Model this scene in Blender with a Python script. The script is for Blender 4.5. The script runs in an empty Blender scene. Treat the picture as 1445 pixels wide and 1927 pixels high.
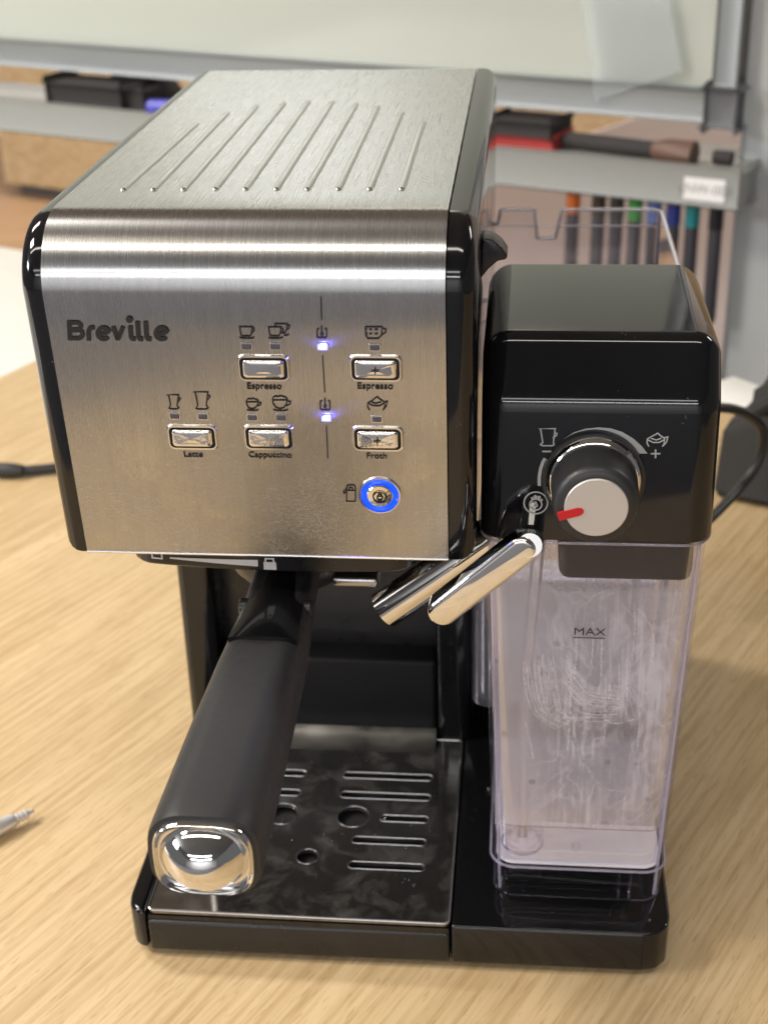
import bpy, bmesh, math, random
from mathutils import Vector, Matrix
random.seed(7)
S = bpy.context.scene
C = S.collection
# ---------------------------------------------------------------- camera
CAM = Vector((0.1594, -0.4382, 0.4345)); YAW, PIT, ROL, FPX = 0.1052, 0.4681, -0.0277, 2674.1
fw = Vector((-math.sin(YAW)*math.cos(PIT), math.cos(YAW)*math.cos(PIT), -math.sin(PIT)))
r0 = fw.cross(Vector((0, 0, 1))).normalized(); u0 = r0.cross(fw)
rt = math.cos(ROL)*r0 + math.sin(ROL)*u0; up = -math.sin(ROL)*r0 + math.cos(ROL)*u0
cam = bpy.data.cameras.new('camera'); co = bpy.data.objects.new('camera', cam); C.objects.link(co)
m = Matrix((rt, up, -fw)).transposed().to_4x4(); m.translation = CAM; co.matrix_world = m
cam.sensor_fit = 'HORIZONTAL'; cam.sensor_width = 36; cam.lens = FPX/1445*36
cam.clip_start = 0.01; cam.clip_end = 50
cam.dof.use_dof = True; cam.dof.focus_distance = 0.485; cam.dof.aperture_fstop = 20
S.camera = co
# ---------------------------------------------------------------- world and lamps
w = bpy.data.worlds.new('World'); S.world = w; w.use_nodes = True
w.node_tree.nodes['Background'].inputs[0].default_value = (0.30, 0.30, 0.31, 1)
w.node_tree.nodes['Background'].inputs[1].default_value = 0.42
S.view_settings.view_transform = 'Standard'; S.view_settings.look = 'None'
S.view_settings.exposure = 0.32; S.view_settings.gamma = 1
S.cycles.max_bounces = 14; S.cycles.transparent_max_bounces = 24
S.cycles.glossy_bounces = 6
S.cycles.sample_clamp_indirect = 6
def lamp(name, loc, sx, sy, power, col, aim=None):
    l = bpy.data.lights.new(name, 'AREA'); l.shape = 'RECTANGLE'; l.size = sx; l.size_y = sy
    l.energy = power; l.color = col
    o = bpy.data.objects.new(name, l); C.objects.link(o); o.location = loc
    if aim:
        o.rotation_euler = (Vector(aim)-Vector(loc)).to_track_quat('-Z', 'Y').to_euler()
    return o
CEIL = 2.05
lamp('ceiling_panel_light', (-1.70, -0.25, CEIL-.02), 0.7, 0.5, 44, (1.0, .90, .76))
lamp('ceiling_panel_light', (-0.5, -0.86, CEIL-.02), 3.4, 0.13, 18, (1.0, .94, .84))
lamp('ceiling_panel_light', (-0.6, -3.6, CEIL-.02), 4.2, 0.40, 34, (.98, .98, 1.0))
lamp('ceiling_panel_light', (-0.3, -5.3, CEIL-.02), 5.0, 0.40, 110, (.97, .98, 1.0))
lamp('ceiling_panel_light', (-1.5, 0.95, CEIL-.02), 1.0, 0.3, 34, (1.0, .95, .88))
lamp('window_light', (-4.0, -1.35, 1.62), 1.0, 0.6, 60, (.95, .96, .98), (0, .4, .5))
lamp('ceiling_panel_light', (-0.8, 3.5, CEIL-.02), 1.6, 0.4, 60, (1.0, .95, .88))
lamp('ceiling_panel_light', (2.6, 1.6, CEIL-.02), 1.2, 0.4, 24, (1.0, .96, .92))
# ---------------------------------------------------------------- photo measurements to places on real planes
def ray(u, v): return fw + rt*((u-722.5)/FPX) - up*((v-963.5)/FPX)
def on_plane(u, v, p, n):
    d = ray(u, v); t = (Vector(p)-CAM).dot(n)/d.dot(n); return CAM + d*t
def on_z(u, v, z): return on_plane(u, v, (0, 0, z), Vector((0, 0, 1)))
def on_y(u, v, y): return on_plane(u, v, (0, y, 0), Vector((0, 1, 0)))
# ---------------------------------------------------------------- materials
def newmat(name):
    mt = bpy.data.materials.new(name); mt.use_nodes = True
    return mt, mt.node_tree, mt.node_tree.nodes['Principled BSDF']
def N(nt, t, **kw):
    n = nt.nodes.new(t)
    for k, v in kw.items():
        if k in n.inputs: n.inputs[k].default_value = v
        else: setattr(n, k, v)
    return n
def ramp(nt, pts):
    n = nt.nodes.new('ShaderNodeValToRGB'); e = n.color_ramp.elements
    while len(e) < len(pts): e.new(0.5)
    for k, (p, c) in enumerate(pts):
        e[k].position = p; e[k].color = c if len(c) == 4 else (*c, 1)
    return n
def simple(name, col, rough=.5, metal=0, bump=0, bscale=400, var=0, **kw):
    mt, nt, b = newmat(name)
    b.inputs['Base Color'].default_value = (*col, 1); b.inputs['Roughness'].default_value = rough
    b.inputs['Metallic'].default_value = metal
    for k, v in kw.items(): b.inputs[k].default_value = v
    tc = N(nt, 'ShaderNodeTexCoord')
    ns = N(nt, 'ShaderNodeTexNoise', Scale=bscale, Detail=4.0); nt.links.new(tc.outputs['Object'], ns.inputs['Vector'])
    if bump:
        bp = N(nt, 'ShaderNodeBump', Strength=bump, Distance=0.001)
        nt.links.new(ns.outputs['Fac'], bp.inputs['Height']); nt.links.new(bp.outputs['Normal'], b.inputs['Normal'])
    if var:
        n2 = N(nt, 'ShaderNodeTexNoise', Scale=bscale*.13, Detail=5.0); nt.links.new(tc.outputs['Object'], n2.inputs['Vector'])
        mr = N(nt, 'ShaderNodeMapRange'); mr.inputs['From Min'].default_value = .3; mr.inputs['From Max'].default_value = .7
        mr.inputs['To Min'].default_value = max(0, rough-var); mr.inputs['To Max'].default_value = rough+var
        nt.links.new(n2.outputs['Fac'], mr.inputs['Value']); nt.links.new(mr.outputs['Result'], b.inputs['Roughness'])
    return mt
def black_gloss(name, base=.006, rough=.07, dust=.5):
    mt, nt, b = newmat(name)
    tc = N(nt, 'ShaderNodeTexCoord')
    # dust specks and faint fibres
    vo = N(nt, 'ShaderNodeTexVoronoi', Scale=170.0); vo.inputs['Randomness'].default_value = 1
    n0 = N(nt, 'ShaderNodeTexNoise', Scale=240.0, Detail=2.0)
    mv = N(nt, 'ShaderNodeMixRGB', blend_type='ADD', Fac=.012); nt.links.new(tc.outputs['Object'], mv.inputs[1]); nt.links.new(n0.outputs['Color'], mv.inputs[2])
    nt.links.new(tc.outputs['Object'], n0.inputs['Vector']); nt.links.new(mv.outputs[0], vo.inputs['Vector'])
    r1 = ramp(nt, [(.0, (1, 1, 1)), (.045, (1, 1, 1)), (.09, (0, 0, 0))]); nt.links.new(vo.outputs['Distance'], r1.inputs['Fac'])
    n1 = N(nt, 'ShaderNodeTexNoise', Scale=45.0, Detail=3.0); nt.links.new(tc.outputs['Object'], n1.inputs['Vector'])
    r2 = ramp(nt, [(.56, (0, 0, 0)), (.62, (1, 1, 1))]); nt.links.new(n1.outputs['Fac'], r2.inputs['Fac'])
    mu = N(nt, 'ShaderNodeMath', operation='MULTIPLY'); nt.links.new(r1.outputs['Color'], mu.inputs[0]); nt.links.new(r2.outputs['Color'], mu.inputs[1])
    m2 = N(nt, 'ShaderNodeMath', operation='MULTIPLY'); m2.inputs[1].default_value = dust; nt.links.new(mu.outputs[0], m2.inputs[0])
    mx = N(nt, 'ShaderNodeMixRGB'); nt.links.new(m2.outputs[0], mx.inputs[0])
    mx.inputs[1].default_value = (base, base, base*1.15, 1); mx.inputs[2].default_value = (.35, .34, .33, 1)
    nt.links.new(mx.outputs[0], b.inputs['Base Color'])
    n3 = N(nt, 'ShaderNodeTexNoise', Scale=30.0, Detail=6.0); nt.links.new(tc.outputs['Object'], n3.inputs['Vector'])
    mr = N(nt, 'ShaderNodeMapRange'); mr.inputs['From Min'].default_value = .35; mr.inputs['From Max'].default_value = .75
    mr.inputs['To Min'].default_value = rough*.7; mr.inputs['To Max'].default_value = rough*1.8
    nt.links.new(n3.outputs['Fac'], mr.inputs['Value']); nt.links.new(mr.outputs['Result'], b.inputs['Roughness'])
    b.inputs['IOR'].default_value = 1.52
    return mt
M = {}
M['matt_black'] = simple('matt_black_plastic', (.006, .006, .007), .5, **{'Specular IOR Level': .2})
M['rib_steel'] = simple('pressed_steel_rib', (.56, .555, .54), .22, 1)
M['rim'] = simple('dull_steel_rim', (.42, .41, .40), .3, 1)
M['black'] = black_gloss('black_gloss_plastic')
M['black_clean'] = black_gloss('black_gloss_plastic_dark', dust=.25)
M['satin'] = simple('black_satin_plastic', (.012, .012, .013), .32, var=.08, bump=.05, bscale=900)
M['grip'] = simple('soft_touch_black', (.021, .020, .021), .47, bump=.10, bscale=2600, var=.05)
M['rubber'] = simple('dark_rubber', (.022, .022, .023), .42, var=.12, bscale=500, bump=.05)
M['chrome'] = simple('chrome', (.74, .725, .70), .04, 1, var=.02, bscale=500)
M['chrome_worn'] = simple('chrome_spotted', (.84, .82, .78), .07, 1, bump=.14, bscale=900, var=.05)
M['gap'] = simple('black_gap', (.004, .004, .005), .6)
M['ink'] = simple('black_print', (.012, .012, .014), .55)
M['grey_ink'] = simple('grey_print', (.36, .36, .36), .5)
M['white_ink'] = simple('white_print', (.62, .62, .62), .5)
M['red'] = simple('red_plastic', (.50, .008, .014), .3)
M['dial_face'] = simple('brushed_dial_face', (.58, .55, .53), .42, .55, bump=.03, bscale=1500)
M['dark_led'] = simple('unlit_indicator', (.10, .10, .13), .12, .3, bump=.3, bscale=1500)
def emis(name, col, st):
    mt, nt, b = newmat(name); b.inputs['Base Color'].default_value = (*col, 1)
    b.inputs['Emission Color'].default_value = (*col, 1); b.inputs['Emission Strength'].default_value = st
    b.inputs['Roughness'].default_value = .2; return mt
M['blue_led'] = emis('lit_blue_indicator', (.20, .22, 1.0), 2.2)
M['blue_ring'] = emis('lit_blue_ring', (.003, .055, 1.0), 1.15)
def steel():
    mt, nt, b = newmat('brushed_steel')
    b.inputs['Metallic'].default_value = 1
    uv = N(nt, 'ShaderNodeUVMap'); uv.uv_map = 'UVMap'
    mp = N(nt, 'ShaderNodeMapping'); mp.inputs['Scale'].default_value = (2600, 38, 1); nt.links.new(uv.outputs[0], mp.inputs[0])
    ns = N(nt, 'ShaderNodeTexNoise', Scale=1.0, Detail=5.0, Roughness=.6); nt.links.new(mp.outputs[0], ns.inputs['Vector'])
    mp2 = N(nt, 'ShaderNodeMapping'); mp2.inputs['Scale'].default_value = (420, 26, 1); nt.links.new(uv.outputs[0], mp2.inputs[0])
    ns2 = N(nt, 'ShaderNodeTexNoise', Scale=1.0, Detail=4.0); nt.links.new(mp2.outputs[0], ns2.inputs['Vector'])
    # dried splashes on the lower front: (v coordinate is metres along the sheet from its lower edge)
    sx = N(nt, 'ShaderNodeSeparateXYZ'); nt.links.new(uv.outputs[0], sx.inputs[0])
    low = N(nt, 'ShaderNodeMapRange'); nt.links.new(sx.outputs['Y'], low.inputs['Value'])
    low.inputs['From Min'].default_value = .062; low.inputs['From Max'].default_value = .014
    low.inputs['To Min'].default_value = 0; low.inputs['To Max'].default_value = 1
    mp3 = N(nt, 'ShaderNodeMapping'); mp3.inputs['Scale'].default_value = (820, 1300, 1); mp3.inputs['Rotation'].default_value = (0, 0, .5); nt.links.new(uv.outputs[0], mp3.inputs[0])
    sp = N(nt, 'ShaderNodeTexNoise', Scale=1.0, Detail=3.0, Distortion=1.2); nt.links.new(mp3.outputs[0], sp.inputs['Vector'])
    spr = ramp(nt, [(.50, (0, 0, 0)), (.62, (1, 1, 1))]); nt.links.new(sp.outputs['Fac'], spr.inputs['Fac'])
    big = N(nt, 'ShaderNodeTexNoise', Scale=38.0, Detail=4.0); nt.links.new(uv.outputs[0], big.inputs['Vector'])
    bgr = ramp(nt, [(.35, (0, 0, 0)), (.65, (1, 1, 1))]); nt.links.new(big.outputs['Fac'], bgr.inputs['Fac'])
    m1 = N(nt, 'ShaderNodeMath', operation='MULTIPLY'); nt.links.new(low.outputs[0], m1.inputs[0]); nt.links.new(bgr.outputs[0], m1.inputs[1])
    m2 = N(nt, 'ShaderNodeMath', operation='MULTIPLY'); nt.links.new(m1.outputs[0], m2.inputs[0]); nt.links.new(spr.outputs[0], m2.inputs[1])
    col = ramp(nt, [(.3, (.445, .44, .435)), (.7, (.485, .48, .47))]); nt.links.new(ns2.outputs['Fac'], col.inputs['Fac'])
    mx = N(nt, 'ShaderNodeMixRGB'); nt.links.new(m2.outputs[0], mx.inputs[0]); nt.links.new(col.outputs[0], mx.inputs[1]); mx.inputs[2].default_value = (.60, .575, .54, 1)
    nt.links.new(mx.outputs[0], b.inputs['Base Color'])
    rr = N(nt, 'ShaderNodeMapRange'); rr.inputs['From Min'].default_value = .3; rr.inputs['From Max'].default_value = .7
    rr.inputs['To Min'].default_value = .25; rr.inputs['To Max'].default_value = .285; nt.links.new(ns.outputs['Fac'], rr.inputs['Value'])
    ad = N(nt, 'ShaderNodeMath', operation='MULTIPLY_ADD'); ad.inputs[1].default_value = .10; nt.links.new(m1.outputs[0], ad.inputs[0]); nt.links.new(rr.outputs[0], ad.inputs[2])
    nt.links.new(ad.outputs[0], b.inputs['Roughness'])
    b.inputs['Anisotropic'].default_value = .8
    tg = N(nt, 'ShaderNodeTangent'); tg.direction_type = 'UV_MAP'; tg.uv_map = 'UVMap'; nt.links.new(tg.outputs[0], b.inputs['Tangent'])
    bp = N(nt, 'ShaderNodeBump', Strength=.010, Distance=.0004); nt.links.new(ns.outputs['Fac'], bp.inputs['Height'])
    bp2 = N(nt, 'ShaderNodeBump', Strength=.32, Distance=.0004); nt.links.new(m2.outputs[0], bp2.inputs['Height']); nt.links.new(bp.outputs[0], bp2.inputs['Normal'])
    nt.links.new(bp2.outputs[0], b.inputs['Normal'])
    return mt
M['steel'] = steel()
M['steel_edge'] = simple('steel_cut_edge', (.75, .73, .70), .22, 1)
def plate():
    mt, nt, b = newmat('polished_steel_plate')
    tc = N(nt, 'ShaderNodeTexCoord')
    n1 = N(nt, 'ShaderNodeTexNoise', Scale=55.0, Detail=6.0, Distortion=1.0); nt.links.new(tc.outputs['Object'], n1.inputs['Vector'])
    sm = ramp(nt, [(.56, (0, 0, 0)), (.74, (1, 1, 1))]); nt.links.new(n1.outputs['Fac'], sm.inputs['Fac'])
    rr = N(nt, 'ShaderNodeMapRange'); rr.inputs['To Min'].default_value = .05; rr.inputs['To Max'].default_value = .11; nt.links.new(sm.outputs[0], rr.inputs['Value'])
    nt.links.new(rr.outputs[0], b.inputs['Roughness'])
    b.inputs['Metallic'].default_value = 1; b.inputs['Base Color'].default_value = (.27, .265, .26, 1)
    n2 = N(nt, 'ShaderNodeTexNoise', Scale=60.0, Detail=9.0, Distortion=.6, Roughness=.65); nt.links.new(tc.outputs['Object'], n2.inputs['Vector'])
    d1 = ramp(nt, [(.48, (.035, .035, .035)), (.72, (.16, .16, .16))]); nt.links.new(n2.outputs['Fac'], d1.inputs['Fac'])
    out = nt.nodes['Material Output']; df = N(nt, 'ShaderNodeBsdfDiffuse'); df.inputs[0].default_value = (.40, .38, .36, 1)
    mx = N(nt, 'ShaderNodeMixShader'); nt.links.new(d1.outputs[0], mx.inputs[0]); nt.links.new(b.outputs[0], mx.inputs[1]); nt.links.new(df.outputs[0], mx.inputs[2]); nt.links.new(mx.outputs[0], out.inputs['Surface'])
    return mt
M['plate'] = plate()
M['lip'] = simple('satin_steel_lip', (.52, .51, .49), .30, 1, var=.1, bscale=300)
def thin_clear(name, tint, refl=1.0, haze=.0, rough=.03, hcol=(.78, .74, .82)):
    mt, nt, b = newmat(name); nt.nodes.remove(b)
    out = nt.nodes['Material Output']
    tr = N(nt, 'ShaderNodeBsdfTransparent'); tr.inputs[0].default_value = (*tint, 1)
    gl = N(nt, 'ShaderNodeBsdfGlossy'); gl.inputs['Roughness'].default_value = rough; gl.inputs[0].default_value = (.95, .95, 1, 1)
    fr = N(nt, 'ShaderNodeFresnel', IOR=1.5)
    mu = N(nt, 'ShaderNodeMath', operation='MULTIPLY'); mu.inputs[1].default_value = refl; nt.links.new(fr.outputs[0], mu.inputs[0])
    mx = N(nt, 'ShaderNodeMixShader'); nt.links.new(mu.outputs[0], mx.inputs[0]); nt.links.new(tr.outputs[0], mx.inputs[1]); nt.links.new(gl.outputs[0], mx.inputs[2])
    last = mx
    if haze:
        df = N(nt, 'ShaderNodeBsdfDiffuse'); df.inputs[0].default_value = (*hcol, 1)
        ts = N(nt, 'ShaderNodeBsdfTranslucent'); ts.inputs[0].default_value = (*hcol, 1)
        a = N(nt, 'ShaderNodeMixShader', Fac=.5); nt.links.new(df.outputs[0], a.inputs[1]); nt.links.new(ts.outputs[0], a.inputs[2])
        m3 = N(nt, 'ShaderNodeMixShader', Fac=haze); nt.links.new(mx.outputs[0], m3.inputs[1]); nt.links.new(a.outputs[0], m3.inputs[2]); last = m3
    nt.links.new(last.outputs[0], out.inputs['Surface'])
    return mt
M['sheet'] = thin_clear('translucent_patch', (.95, .97, .98), .6, haze=.20, rough=.3, hcol=(.98, 1, 1))  # for the pale patch over the whiteboard
M['clear'] = thin_clear('clear_lilac_plastic', (.985, .978, .997), .35, haze=.012)
M['clear_water'] = thin_clear('clear_plastic', (.98, .975, .985), haze=.03)
M['floor_dim'] = thin_clear('tank_floor_dim', (.95, .94, .98), haze=.30)
M['lilac_edge'] = thin_clear('lilac_plastic_edge', (.93, .92, .985), 2.0, haze=.26, hcol=(.76, .74, .86))
M['floor_lit'] = simple('tank_floor_lit', (.93, .90, .95), .35, bump=.1, bscale=300)  # same floor plastic, whitened where light reaches it at the front
M['clear_rim'] = thin_clear('clear_edge_highlight', (.97, .97, .98), 2.0, haze=.30)  # haze whitens the rim and ridge in place of edge highlights
def film(amount=.46):
    mt, nt, b = newmat('milk_film_and_light_haze'); nt.nodes.remove(b); out = nt.nodes['Material Output']
    tc = N(nt, 'ShaderNodeTexCoord')
    sx = N(nt, 'ShaderNodeSeparateXYZ'); nt.links.new(tc.outputs['Object'], sx.inputs[0])
    def noise(scale, rot=0, det=4., dist=0.):
        mp = N(nt, 'ShaderNodeMapping'); mp.inputs['Scale'].default_value = scale; mp.inputs['Rotation'].default_value = (0, rot, 0)
        nt.links.new(tc.outputs['Object'], mp.inputs[0])
        n = N(nt, 'ShaderNodeTexNoise', Scale=1.0, Detail=det, Distortion=dist); nt.links.new(mp.outputs[0], n.inputs['Vector']); return n
    run = ramp(nt, [(.46, (0, 0, 0)), (.64, (1, 1, 1))]); nt.links.new(noise((420, 420, 28), 0, 5).outputs['Fac'], run.inputs['Fac'])
    blot = ramp(nt, [(.38, (0, 0, 0)), (.66, (1, 1, 1))]); nt.links.new(noise((38, 38, 26), 0, 6, .6).outputs['Fac'], blot.inputs['Fac'])
    swl = ramp(nt, [(.44, (0, 0, 0)), (.50, (1, 1, 1)), (.56, (0, 0, 0))]); nt.links.new(noise((60, 60, 34), .8, 2, 1.6).outputs['Fac'], swl.inputs['Fac'])
    fine = ramp(nt, [(.4, (0, 0, 0)), (.7, (1, 1, 1))]); nt.links.new(noise((900, 900, 700), 0, 3).outputs['Fac'], fine.inputs['Fac'])
    spot = N(nt, 'ShaderNodeTexVoronoi', Scale=95.0); nt.links.new(tc.outputs['Object'], spot.inputs['Vector'])
    spr = ramp(nt, [(.10, (0, 0, 0)), (.17, (1, 1, 1))]); nt.links.new(spot.outputs['Distance'], spr.inputs['Fac'])
    right = N(nt, 'ShaderNodeMapRange'); nt.links.new(sx.outputs['X'], right.inputs['Value'])
    right.inputs['From Min'].default_value = .163; right.inputs['From Max'].default_value = .178
    def math_(op, a, b_):
        n = N(nt, 'ShaderNodeMath', operation=op)
        for k, q in enumerate((a, b_)):
            if isinstance(q, (int, float)): n.inputs[k].default_value = q
            else: nt.links.new(q, n.inputs[k])
        return n.outputs[0]
    top = N(nt, 'ShaderNodeMapRange'); nt.links.new(sx.outputs['Z'], top.inputs['Value'])
    top.inputs['From Min'].default_value = .1735; top.inputs['From Max'].default_value = .1785; top.inputs['To Min'].default_value = 1; top.inputs['To Max'].default_value = .03
    a = math_('MULTIPLY', run.outputs[0], blot.outputs[0])
    a = math_('MULTIPLY', a, .55)
    a = math_('ADD', a, math_('MULTIPLY', swl.outputs[0], .24))
    a = math_('ADD', a, math_('MULTIPLY', blot.outputs[0], .18))
    a = math_('ADD', a, math_('MULTIPLY', fine.outputs[0], .08))
    a = math_('MULTIPLY', a, right.outputs[0])
    inv = math_('SUBTRACT', 1.0, right.outputs[0])
    a = math_('ADD', a, math_('MULTIPLY', inv, amount*.75))  # extra haze at left stands in for light off the back wall
    a = math_('ADD', a, amount)
    tl_ = N(nt, 'ShaderNodeMixRGB'); nt.links.new(right.outputs[0], tl_.inputs[0]); tl_.inputs[1].default_value = (1, 1, 1, 1); nt.links.new(top.outputs[0], tl_.inputs[2])
    a = math_('MULTIPLY', a, tl_.outputs[0])
    a = math_('MULTIPLY', a, math_('ADD', math_('MULTIPLY', spr.outputs[0], .5), .5))
    df = N(nt, 'ShaderNodeBsdfDiffuse'); df.inputs[0].default_value = (.89, .885, .94, 1)
    ts = N(nt, 'ShaderNodeBsdfTranslucent'); ts.inputs[0].default_value = (.89, .885, .94, 1)
    mx = N(nt, 'ShaderNodeMixShader', Fac=.45); nt.links.new(df.outputs[0], mx.inputs[1]); nt.links.new(ts.outputs[0], mx.inputs[2])
    tr = N(nt, 'ShaderNodeBsdfTransparent')
    m2 = N(nt, 'ShaderNodeMixShader'); nt.links.new(a, m2.inputs[0]); nt.links.new(tr.outputs[0], m2.inputs[1]); nt.links.new(mx.outputs[0], m2.inputs[2])
    nt.links.new(m2.outputs[0], out.inputs['Surface']); return mt
M['film'] = film(.30); M['film_thin'] = film(.06); M['film_back'] = film(.10)
GRAIN = math.atan2(.884, .468)
def wood(name, c_light, c_mid, c_dark, rot=GRAIN, k=1.0, rough=.42):
    mt, nt, b = newmat(name)
    tc = N(nt, 'ShaderNodeTexCoord')
    mr = N(nt, 'ShaderNodeMapping', vector_type='POINT'); mr.inputs['Rotation'].default_value = (0, 0, -rot); nt.links.new(tc.outputs['Object'], mr.inputs[0])
    def ns(sc, det, dist=0., off=0):
        mp = N(nt, 'ShaderNodeMapping'); mp.inputs['Scale'].default_value = tuple(s*k for s in sc); mp.inputs['Location'].default_value = (off, off*2.3, 0)
        nt.links.new(mr.outputs[0], mp.inputs[0])
        n = N(nt, 'ShaderNodeTexNoise', Scale=1.0, Detail=det, Distortion=dist); nt.links.new(mp.outputs[0], n.inputs['Vector']); return n
    band = ns((3.0, 30, 30), 3, .5); streak = ns((8, 240, 240), 5, .1, 4); pore = ns((60, 560, 560), 2, .2, 9); pore2 = ns((22, 300, 300), 3, .3, 15)
    c1 = ramp(nt, [(.30, c_mid), (.70, c_light)]); nt.links.new(band.outputs['Fac'], c1.inputs['Fac'])
    s1 = ramp(nt, [(.38, (.76, .69, .60)), (.58, (1, 1, 1))]); nt.links.new(streak.outputs['Fac'], s1.inputs['Fac'])
    m1 = N(nt, 'ShaderNodeMixRGB', blend_type='MULTIPLY', Fac=.75); nt.links.new(c1.outputs[0], m1.inputs[1]); nt.links.new(s1.outputs[0], m1.inputs[2])
    p1 = ramp(nt, [(.60, (0, 0, 0)), (.68, (1, 1, 1))]); nt.links.new(pore.outputs['Fac'], p1.inputs['Fac'])
    p2 = ramp(nt, [(.58, (0, 0, 0)), (.70, (1, 1, 1))]); nt.links.new(pore2.outputs['Fac'], p2.inputs['Fac'])
    pm = N(nt, 'ShaderNodeMath', operation='MAXIMUM'); nt.links.new(p1.outputs[0], pm.inputs[0]); nt.links.new(p2.outputs[0], pm.inputs[1])
    pf = N(nt, 'ShaderNodeMath', operation='MULTIPLY'); pf.inputs[1].default_value = .62; nt.links.new(pm.outputs[0], pf.inputs[0])
    m2 = N(nt, 'ShaderNodeMixRGB'); nt.links.new(pf.outputs[0], m2.inputs[0]); nt.links.new(m1.outputs[0], m2.inputs[1]); m2.inputs[2].default_value = (*c_dark, 1)
    nt.links.new(m2.outputs[0], b.inputs['Base Color']); b.inputs['Roughness'].default_value = rough
    bp = N(nt, 'ShaderNodeBump', Strength=.15, Distance=.0003); bp.invert = True; nt.links.new(pm.outputs[0], bp.inputs['Height']); nt.links.new(bp.outputs[0], b.inputs['Normal'])
    return mt
M['table_wood'] = wood('oak_laminate', (.65, .49, .285), (.555, .405, .22), (.39, .255, .12), k=1.3)
M['cab_wood'] = wood('cabinet_wood', (.68, .53, .33), (.60, .46, .27), (.45, .31, .16), rot=0, k=.3, rough=.5)
M['floor_wood'] = wood('floor_wood', (.48, .31, .18), (.40, .25, .14), (.33, .2, .1), rot=.3, k=.4, rough=.5)
M['white_lam'] = simple('white_laminate', (.78, .78, .75), .35, bump=.02)
M['wall'] = simple('painted_wall', (.80, .72, .68), .85, bump=.03, bscale=200)
M['white_wall'] = simple('white_wall', (.82, .82, .83), .8)
M['added_floor_cover'] = simple('grey_floor_cover', (.165, .16, .17), .95, bump=.5, bscale=300)
M['ceil'] = simple('ceiling_tile', (.30, .30, .30), .9, bump=.1, bscale=100)
M['board'] = simple('whiteboard_enamel', (.45, .475, .43), .10, bump=.0, var=.04, bscale=20)
M['alu'] = simple('grey_aluminium', (.26, .275, .28), .38, .35)
M['tray_grey'] = simple('grey_painted_tray', (.30, .31, .30), .4, .1)
M['alu_light'] = simple('pale_grey_metal', (.46, .48, .48), .4, .1)
M['cap_grey'] = simple('dark_grey_plastic', (.13, .135, .145), .5)
M['paper'] = simple('white_paper', (.84, .84, .84), .8)
M['pink_paper'] = simple('pinkish_paper', (.83, .73, .70), .85)
M['dark_felt'] = simple('dark_felt', (.03, .026, .026), .8, bump=.3)
M['brown_wood'] = simple('brown_wood', (.12, .06, .04), .5)
M['red_felt'] = simple('red_felt', (.42, .05, .045), .8)
M['bag'] = simple('black_fabric', (.016, .015, .015), .7, bump=.5, bscale=800)
M['cable'] = simple('black_cable', (.018, .018, .02), .38)
M['silver'] = simple('satin_silver', (.80, .79, .80), .3, .6)
def solid(c): 
    key = 'c%.2f_%.2f_%.2f' % c
    if key not in M: M[key] = simple('coloured_plastic', c, .35)
    return M[key]
# ---------------------------------------------------------------- mesh helpers
def link(name, me, mat, parent=None, mw=None, smooth=None):
    if isinstance(mat, str): mat = M[mat]
    if mat and not me.materials: me.materials.append(mat)
    o = bpy.data.objects.new(name, me); C.objects.link(o)
    if mw is not None: o.matrix_world = mw
    if parent is not None:
        o.parent = parent; o.matrix_parent_inverse = WM(parent).inverted()
    if smooth is not None:
        me.set_sharp_from_angle(angle=math.radians(smooth))
        for p in me.polygons: p.use_smooth = True
    return o
def WM(o):
    mm = o.matrix_basis.copy()
    if o.parent: mm = WM(o.parent) @ o.matrix_parent_inverse @ mm
    return mm
def from_bm(name, bm, mat, parent=None, mw=None, smooth=35):
    bmesh.ops.recalc_face_normals(bm, faces=bm.faces[:])
    me = bpy.data.meshes.new(name); bm.to_mesh(me); bm.free()
    return link(name, me, mat, parent, mw, smooth)
def copy_part(o, parent, mw):
    c = o.copy(); C.objects.link(c); c.parent = parent
    if parent is not None: c.matrix_parent_inverse = WM(parent).inverted()
    c.matrix_basis = mw; return c
def thing(name, label, cat, loc=(0, 0, 0), group=None):
    o = bpy.data.objects.new(name, None); C.objects.link(o); o.location = loc; o.empty_display_size = .02
    return tag(o, label, cat, group)
def tag(o, label, cat, group=None):
    o['label'] = label; o['category'] = cat
    if group: o['group'] = group
    return o
def bm_box(bm, lo, hi, mw=None):
    vs = bmesh.ops.create_cube(bm, size=1)['verts']
    for v in vs:
        v.co = Vector([lo[k] + (v.co[k]+.5)*(hi[k]-lo[k]) for k in range(3)])
        if mw is not None: v.co = mw @ v.co
    return vs
def bevel(bm, r, seg=3, edges=None):
    bmesh.ops.bevel(bm, geom=edges if edges is not None else bm.edges[:], offset=r, segments=seg, profile=.5, affect='EDGES', clamp_overlap=True)
def rbox(name, lo, hi, r, mat, parent=None, seg=3, mw=None, smooth=40):
    bm = bmesh.new(); bm_box(bm, lo, hi); bevel(bm, r, seg); return from_bm(name, bm, mat, parent, mw, smooth)
def prism_bm(pts, x0, x1, axis='x'):
    """polygon in the other two axes, extruded along axis"""
    bm = bmesh.new()
    def mk(a, b, c): return {'x': (c, a, b), 'y': (a, c, b), 'z': (a, b, c)}[axis]
    A = [bm.verts.new(mk(a, b, x0)) for a, b in pts]; B = [bm.verts.new(mk(a, b, x1)) for a, b in pts]
    bm.faces.new(A); bm.faces.new(B[::-1]); n = len(pts)
    for i in range(n): bm.faces.new((A[i], B[i], B[(i+1) % n], A[(i+1) % n]))
    bm.normal_update(); return bm
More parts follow.
